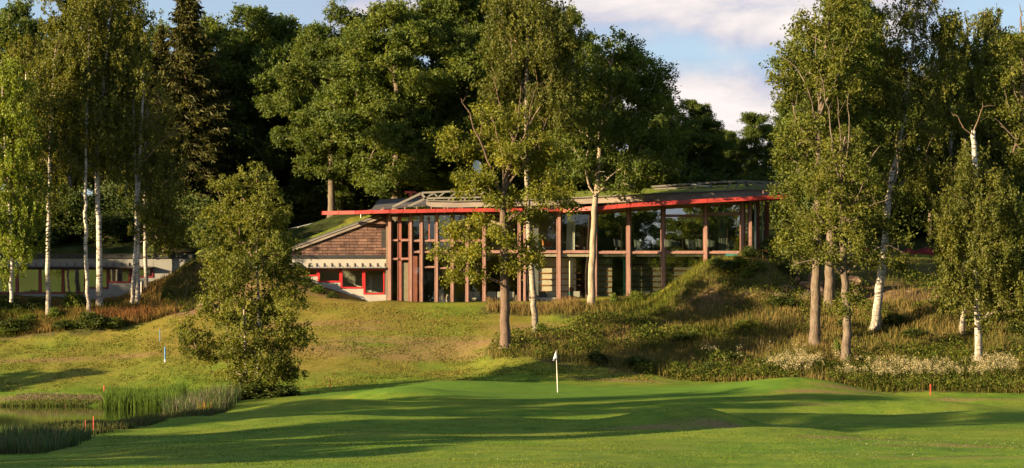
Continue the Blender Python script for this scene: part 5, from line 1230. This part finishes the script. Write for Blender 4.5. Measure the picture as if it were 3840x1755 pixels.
reedbed('dry_reed_stalks', D2([(445,109),(440,104.5),(500,103),(520,107),(480,110)]), 240, .5,1.0,[PALE,(.45,.42,.38)],'pale dead reed stalks at the end of the pond',-.95,(.03,.06),.3)
reedbed('front_reeds', D2([(-60,83),(-60,72),(110,70.5),(170,74.5),(240,81),(150,81),(120,82.5)]), 7000, .3,.75,[(.08,.14,.05),(.09,.14,.06),(.11,.15,.055),G1,(.20,.16,.09)],'blue green reeds in the left front corner',-.95)
reedbed('shore_grass', D2([(60,85),(160,87),(300,92),(430,101),(545,102.5),(570,99),(400,89.5),(300,85.5),(200,83),(120,83.5)]), 11000, .2,.42,[(.085,.115,.035),(.10,.12,.04),(.075,.10,.03),(.15,.12,.06)],'pale fine grass along the near pond shore',-.95)
reedbed('far_shore_grass', D2([(-100,117.6),(-100,118.9),(258,118.9),(258,117.4)]), 4200, .14,.30,[G2,(.10,.13,.025),(.16,.13,.06)],'short green fringe on the far pond shore',-.92)
reedbed('broad_reed_leaves', D2([(325,97.5),(325,96.2),(355,96.2),(355,97.5)])+[], 60, .7,1.15,[G2,(.10,.14,.03)],'broad leaved reed tuft standing in the near shallows',-.95,(.04,.07),.3)
reedbed('yellow_reed_leaves', D2([(495,101.5),(495,100.6),(530,100.8),(530,101.7)]), 60, .6,1.2,[(.18,.17,.03),(.12,.15,.03),(.25,.13,.05)],'yellowing reed tuft beside the lawn edge at the pond end',None,(.04,.07),.25)
reedbed('dead_thatch', D2([(0,119.2),(0,120.6),(120,120.9),(262,120.4),(262,119.0)]), 3000, .05,.16,[PALE,(.30,.24,.14),(.22,.19,.09),(.12,.14,.03)],'flattened straw on the far pond bank',None,(.02,.05),2.0)
# leafy undergrowth and meadowsweet along the foot of the slope
def leafmass(rng, X, Y, H, size, cols):
    n = len(X); zz = gz(X,Y)+H; V,F = leaf_quads(rng, np.stack([X,Y,zz],1), size, .5, None, .6)
    cc = np.array(cols)[rng.integers(0,len(cols),n)]*rng.uniform(.6,1.35,(n,1)); C = np.repeat(np.concatenate([cc,np.ones((n,1))],1),4,axis=0)
    return V,F,C
X,Y = scatter(rng, D2([(1600,123.9),(1600,125.6),(1850,125.2),(2000,125),(2200,123.6),(2620,122.4),(2620,119.7),(2200,120.8),(1900,122.6)]), 34000)
edge = fbm(X,Y,1.6,101); k_ = edge > .36; X,Y,edge = X[k_],Y[k_],edge[k_]
stuff('leafy_undergrowth', [leafmass(rng,X,Y,rng.uniform(0,1,len(X))*(.35+.75*(edge-.2)),.115,[(.045,.07,.012),(.07,.10,.016),(.11,.13,.024),(.14,.125,.035)])], 'leafy green plants edging the lawn below the right slope', 'undergrowth')
stuff('meadow_herbs', [leafmass(rng,HX,HY,rng.uniform(.1,1,len(HX))**.6*(.32+2.2*(hd-.5)),.13,[(.05,.08,.014),(.08,.115,.018),(.12,.145,.024),(.15,.145,.035)])], 'patches of leafy weeds in the meadow grass', 'weeds')
pl=[]; X,Y = scatter(rng, D2([(1905,122.9),(1990,124.6),(2130,124.2),(2300,123.3),(2470,123.8),(2560,123.4),(2560,121.5),(2330,121.3),(2100,121.7)]), 900); k_ = fbm(X,Y,1.7,141) > .40; X,Y = X[k_],Y[k_]
ex,ey = scatter(rng, D2([(1700,126),(1700,124.6),(1900,123.6),(2100,125.5),(2000,127)]), 26); X=np.concatenate([X,ex]);Y=np.concatenate([Y,ey])
Hs = rng.uniform(.75,1.15,len(X)); m_ = 17
px_ = np.repeat(X,m_)+rng.normal(size=len(X)*m_)*.075; py_ = np.repeat(Y,m_)+rng.normal(size=len(X)*m_)*.075; ph = np.repeat(Hs,m_)+rng.uniform(-.16,.12,len(X)*m_)
pl.append(leafmass(rng,px_,py_,ph,.062,[(.42,.36,.20),(.34,.29,.16),(.50,.44,.27)]))
v,f_,c_ = blades(rng,X,Y,Hs,np.full(len(X),.02),np.array([.05,.07,.015]),np.array([.12,.13,.04]),.1); 
stuff('meadow_flowers', pl, 'cream plumes of meadow flowers along the foot of the right slope', 'flowers')
k_=np.concatenate([np.arange(len(f_))]); stuff('flower_stems', [(v,f_,c_)], 'thin green stems under the cream flower plumes', 'stems')
# clover blossom
cl=[]
for (u,y,ru,ry,n) in [(1000,133,9,2.4,520),(1180,137,4,1.2,240),(1050,131.5,6,1.5,320),(300,71,3.6,1.2,260),(420,76,3.2,1.6,240),(560,63,4,1.0,160),(870,78,2.6,1.0,90),(620,104,1.2,1.2,60),(2330,100,4,1.0,320),(2050,93,3.5,1.4,360),(1960,88,1.8,.8,220),(2350,66,6,3,420),(2480,72,4,2,260),(1600,122,5,1.0,260),(2200,104,5,1.6,240),(1500,59,4,1.4,90),(1250,57,2,.7,60),(2100,60,5,2,200),(900,115,3,1.5,120),(1300,124,6,1.6,160)]:
    n = int(n*.35); X = dx(u,y)+rng.normal(size=n)*ru*.5; Y = y+rng.normal(size=n)*ry*.5; cl.append(leafmass(rng,X,Y,np.full(n,.04),.030,[(.50,.49,.40),(.38,.37,.29)]))
stuff('clover_blossom', cl, 'tiny white clover blossom sprinkled over the lawns', 'clover')

# shrubs: three leafy forms, copied
M_shrub = mat_leaf('shrub_leaf', (.020,.038,.007), (.05,.075,.012), (.11,.125,.02), .32)
M_shrubb = mat_leaf('fresh_shrub_leaf', (.05,.085,.010), (.10,.14,.016), (.17,.19,.025), .36)
def shrub_proto(seed, n, size, mat, spread=1.0):
    r = np.random.default_rng(seed); nc = 60
    d = r.normal(size=(nc,3)); d /= np.linalg.norm(d,axis=1,keepdims=True); d[:,2] = np.abs(d[:,2]); T = d*(r.uniform(.35,1,(nc,1))**.5)*np.array([.5*spread,.5*spread,.85])*r.uniform(.75,1.15,(nc,1))+np.array([0,0,.08])
    cl = r.integers(0,nc,n); P = T[cl]+r.normal(size=(n,3))*np.array([.09,.09,.07]); P[:,2] = np.abs(P[:,2])
    V,F = leaf_quads(r,P,size,.6,None,.6); var = np.clip(.5+r.normal(size=nc)[cl]*.16+r.normal(size=n)*.16,0,1)
    TV,TF = tubes([(np.stack([np.zeros(3),t_*.5+np.array([0,0,.1]),t_]),np.array([.02,.014,.005]),4) for t_ in T[::2]])
    o = empty('shrub'); return [o,[link('stems',np_mesh('stems',TV,TF[0],M_brownbark,True),o), link('foliage',np_mesh('foliage',V,F,mat,False,dict(var=np.repeat(var,4))),o)],False]
SP = dict(d=[shrub_proto(s,3200,.085,M_shrub) for s in (1,2)], f=[shrub_proto(s,2400,.095,M_shrubb) for s in (3,4)], b=[shrub_proto(s,7000,.05,M_shrub) for s in (5,6)])
def shrub(kind, i, u, y, wd, ht, label, group='shrubs'):
    rec = SP[kind][i%2]; o = rec[0] if not rec[2] else copy_tree(rec[0],rec[1]); rec[2]=True
    x = dx(u,y); o.location=(x,y,g1(x,y)-.06); o.rotation_euler=(0,0,i*1.3+u); s=K/FL*y; o.scale=(wd*s,wd*s,ht*s); tag(o,label,'shrub',group)
for r in [
 ('f',0,180,138.4,46,48,'bright leafy shrub under the dark red windows on the bank'),('d',0,95,138.8,60,40,'dark shrub against the low building wall left of the white birch'),('d',1,25,138.6,70,46,'dark shrub at the left edge against the low building'),
 ('d',0,45,135.4,90,34,'broad green shrub low on the left bank'),('f',1,138,137,40,30,'pale shrub at the foot of the lone white birch'),('d',1,232,135.2,80,42,'green shrub below the bent grey birch'),('d',0,420,138.6,36,34,'round dark bush right of the twin birches'),
 ('f',0,70,136.5,50,26,'yellow green shrub between two darker ones on the left bank'),('d',1,290,135.4,60,28,'low green bush at the lower edge of the left bank'),('d',0,200,139.6,50,34,'dim shrub behind the bright leafy one'),('f',1,12,134.9,40,20,'small shrub in the far left grass'),
 ('d',1,160,135.3,70,26,'low shrub in front of the lone white birch'),('d',0,340,137.9,40,22,'small dark bush at the foot of the twin birches'),
 ('f',0,1600,137.8,50,32,'fresh green bush against the glass hall left of the mound'),('f',1,1545,137.4,26,34,'slender leafy bush in pink grass by the glass'),('f',0,1652,137.9,30,18,'leafy bush where the mound meets the glass'),
 ('d',0,1937,138.6,52,56,'dark round bush on top of the mound beside the rocks'),('d',1,1885,137.5,44,30,'low dark bush halfway up the mound'),('f',1,1860,136.8,46,26,'light green ground plant on the mound face'),('d',0,1830,136.3,56,34,'green bush on the lower mound face'),('f',0,1878,136.0,36,24,'yellow green plant above the pale rock'),
 ('d',1,1800,137,44,26,'dark plant on the left shoulder of the mound'),('d',0,1975,137.5,40,44,'dark bush between the big rocks'),('f',1,1910,136.3,30,24,'pale green plant beside the split boulder'),
 ('d',1,1960,133.6,76,30,'wide green bush under the boulders'),('d',0,1625,130.5,80,26,'spreading green bush in the middle of the meadow'),('d',1,1720,129.5,76,28,'green bush right of the meadow centre'),('f',0,1870,131.5,56,22,'fresh bush in the meadow below the mound'),('d',0,1850,126.4,70,26,'dark bush above the lower meadow edge'),
 ('d',1,2250,131.6,60,30,'green bush right of the leaning birch foot'),('d',0,2120,131,50,24,'bush behind the nearest oak'),('d',1,2290,130,70,24,'low bush in the right meadow'),('f',1,1362,131.2,36,34,'small leafy sapling at the leaning birch foot'),
 ('d',0,1500,125.6,60,34,'dark bush in the shaded lower meadow right of the flag'),('d',1,1600,125.2,70,32,'dark bush at the lower meadow edge'),('f',0,1700,125,56,28,'yellow green bush at the lower meadow edge'),('d',0,1780,124.6,60,30,'dark bush left of the flowering strip'),
 ('f',1,2105,126.2,20,44,'little leafy shoot on the nearest oak foot'),('d',1,2440,131.5,60,24,'low bush between the two right white birches'),('d',0,2560,129,70,26,'low bush at the right edge of the meadow'),('d',1,2380,134,60,28,'bush under the drooping right birch'),
 ('d',1,770,140.2,40,30,'dark weedy shrub on the bank against the stepped windows'),('f',0,800,139.9,36,22,'light weedy shrub on the bank below the stepped windows'),('d',0,835,139.6,34,18,'low weeds at the right end of the stepped windows'),('d',0,640,113.6,150,46,'dense low growth around the young pond birch'),('d',1,715,113.2,90,34,'dark low bush right of the young pond birch')]: shrub(*r)
# dark understorey at the forest edge
ug=[]
for i,(u,y,w,h) in enumerate([(60,150.5,150,70),(150,152,150,90),(250,151.5,150,70),(330,152,160,80),(420,151,150,80),(500,150,160,100),(560,149,120,90),(640,168,160,120),(740,174,180,110),(830,167,170,120),(930,166,170,130),(1010,164,160,110),(1100,163,160,120),(1200,162,170,110),(1290,162,150,110),(1390,162,160,110),(1480,162,160,100),(1580,162,160,100),(1690,164,160,110),(1790,166,170,90),(1890,164,160,100),(1980,160,160,130),(2080,156,160,120),(2180,157,170,130),(2290,158,170,130),(2400,157,170,130),(2500,152,160,130),(2580,148,150,120),(10,153,160,110),(105,153,160,110),(200,153,160,110),(290,154,160,110),(375,153,160,110),(460,153,160,100)]):
    rec = SP['b'][i%2]; o = rec[0] if not rec[2] else copy_tree(rec[0],rec[1]); rec[2]=True
    x=dx(u,y); s=K/FL*y; o.location=(x,y,g1(x,y)-.2); o.rotation_euler=(0,0,i*1.1); o.scale=(w*s*1.15,w*s*.8,h*s*1.35); tag(o,'dark thicket under the forest trees','shrub','thickets at the forest edge')
# rust coloured grass clump and yellow flowers
X = dx(310,136.6)+rng.normal(size=2600)*1.15; Y = 136.6+rng.normal(size=2600)*.4; cc = np.array([.27,.125,.05])*rng.uniform(.6,1.3,(2600,1))
V,F,C = blades(rng,X,Y,rng.uniform(.3,.95,2600),np.full(2600,.03),cc*np.array([.5,.8,.6]),cc,.4); o=link('grass_clump',np_mesh('grass_clump',V,F,M_blade,False,None,dict(col=C))); tag(o,'rust coloured clump of tall grass on the bank','grass clump')
yl=[]
for u,y,n,r_ in ((1838,135.9,130,.45),(1880,136.2,60,.25),(1820,136.1,40,.3)): yl.append(leafmass(rng,dx(u,y)+rng.normal(size=n)*r_,y+rng.normal(size=n)*.2,rng.uniform(.35,.6,n),.10,[(.50,.40,.01),(.42,.36,.02)]))
stuff('yellow_flowers', yl, 'yellow blossom on the mound face', 'flowers')
pk=[]
for u,y,n,r_ in ((1870,137.2,70,.8),(1890,136.4,60,.8),(1840,134.6,70,.7),(1920,137.6,50,.5)): pk.append(leafmass(rng,dx(u,y)+rng.normal(size=n)*r_,y+rng.normal(size=n)*.4,rng.uniform(.1,.35,n),.07,[(.32,.07,.06),(.30,.12,.10)]))
stuff('pink_ground_flowers', pk, 'reddish low blossom among rocks on the mound', 'flowers')

# boulders
t = NT('boulder_stone'); g = t.obj(); n = t.noise(g,1.7,7,.65); n2 = t.noise(g,.8,4,.6); n3 = t.noise(g,5,5,.7)
cc = t.ramp(n,[(.3,(.06,.042,.036)),(.5,(.145,.098,.076)),(.72,(.22,.165,.135))]); cc = t.mix(t.ramp(n2,[(.55,(0,0,0)),(.68,(.7,.7,.7))]),cc,(.16,.11,.03))
M_rock = t.done(t.bsdf(cc,.92,t.bump(n3,.8,.08),.15))
import bmesh
def boulder(seed, U, V, wpx, hpx, y, label, tilt=0.0):
    r = random.Random(seed); bm = bmesh.new()
    for _ in range(26):
        v = Vector((r.gauss(0,1),r.gauss(0,1),r.gauss(0,1))).normalized(); v *= r.uniform(.85,1.1)
        bm.verts.new((v.x, v.y, max(-.75,min(.75,v.z))))
    res = bmesh.ops.convex_hull(bm, input=bm.verts); bmesh.ops.delete(bm, geom=[g_ for g_ in res['geom_interior'] if isinstance(g_,bmesh.types.BMVert)], context='VERTS')
    bmesh.ops.dissolve_limit(bm, angle_limit=.32, verts=bm.verts, edges=bm.edges)
    bmesh.ops.bevel(bm, geom=list(bm.edges), offset=.07, segments=2, affect='EDGES', profile=.6)
    me = bpy.data.meshes.new('boulder'); bm.to_mesh(me); bm.free(); me.materials.append(M_rock)
    o = link('boulder', me); s = y/FL; x = wx(U,y); zc = wz(V,y)
    o.location = (x,y,zc); o.rotation_euler = (r.uniform(-.15,.15), tilt, r.uniform(-.5,.5)); o.scale = (wpx*s*.66, wpx*s*.5, hpx*s*.78); tag(o,label,'boulder','boulders on the terrace bank')
bz = lambda a,b: (2700+a/2.353, 900+b/2.353)
for i,(a,b,w,h,y,l,tl) in enumerate([(525,535,175,120,135.0,'large flat topped split boulder at the left of the rock bank',.12),(570,430,150,75,135.8,'long boulder resting above the split one',.08),(745,530,150,160,135.2,'big upright boulder just left of the tall oak trunk',0),(655,575,90,90,134.8,'wedge boulder between the split and the upright ones',.5),
   (755,410,140,80,136.4,'boulder of the upper row behind the tall oak trunk',0),(635,270,110,130,138.0,'steep grey slab leaning below the dark bush',.5),(680,355,60,60,136.9,'small reddish boulder under the steep slab',0),(290,535,66,66,134.9,'pale pointed rock on the mound foot',.2),(465,365,90,70,136.6,'light rock showing in the mound plants',0),
   (160,225,90,46,137.9,'half buried flat rock near the mound top',.2),(215,395,70,46,136.4,'half buried rock low on the mound face',0),(425,440,90,60,136.0,'grey rock left of the long boulder',.3),(905,480,80,120,135.5,'dark boulder between the two grey oak trunks',0),(915,400,90,70,136.4,'squat dark boulder above the trunk gap',0),
   (1180,375,130,100,136.6,'dark boulder right of the gnarled oak trunk',.1),(1240,465,110,80,135.8,'low dark boulder in front of the shaded one',0),(1130,450,70,60,135.9,'small boulder right beside the gnarled oak trunk',0),(830,330,90,90,137.2,'shaded boulder high behind the tall oak trunk',0)]):
    U,V = bz(a,b); boulder(100+i,U,V,w/2.353,h/2.353,y,l,tl)
bz = lambda a,b: (3240+a/1.308, 500+b/1.308)
for i,(a,b,w,h,y,l,tl) in enumerate([(125,787,64,56,136.6,'rounded brown boulder right of the leaning birch',0),(168,788,36,50,136.4,'narrow boulder beside the rounded brown one',.1),(235,805,100,56,136.2,'broad sloping boulder right of the narrow one',.2),(350,842,120,44,135.2,'low wide boulder lying in the dry grass',0),(308,783,80,48,137,'boulder above the low wide one',0),(370,787,60,54,137,'boulder at the right end of the rock bank',0),(188,838,90,34,135.4,'flat rock in dry grass below the sloping boulder',.1),(30,775,60,50,136.8,'boulder just left of the leaning birch trunk',0)]):
    U,V = bz(a,b); boulder(140+i,U,V,w/1.308,h/1.308,y,l,tl)
for i,(u,v,w,h,y,l) in enumerate([(432,632,60,10,149.8,'flat pale rock lying along the low roof edge'),(462,634,50,9,149.8,'second flat rock right of the first on the roof edge'),(272,815,28,16,135.6,'brown stone in front of the rust coloured grass'),(245,806,18,10,136.4,'pale stone at the foot of the bent birch'),(520,775,50,20,137.6,'rough stone in the dirt left of the young birch')]):
    boulder(170+i,u*K,v*K,w*K,h*K,y,l)
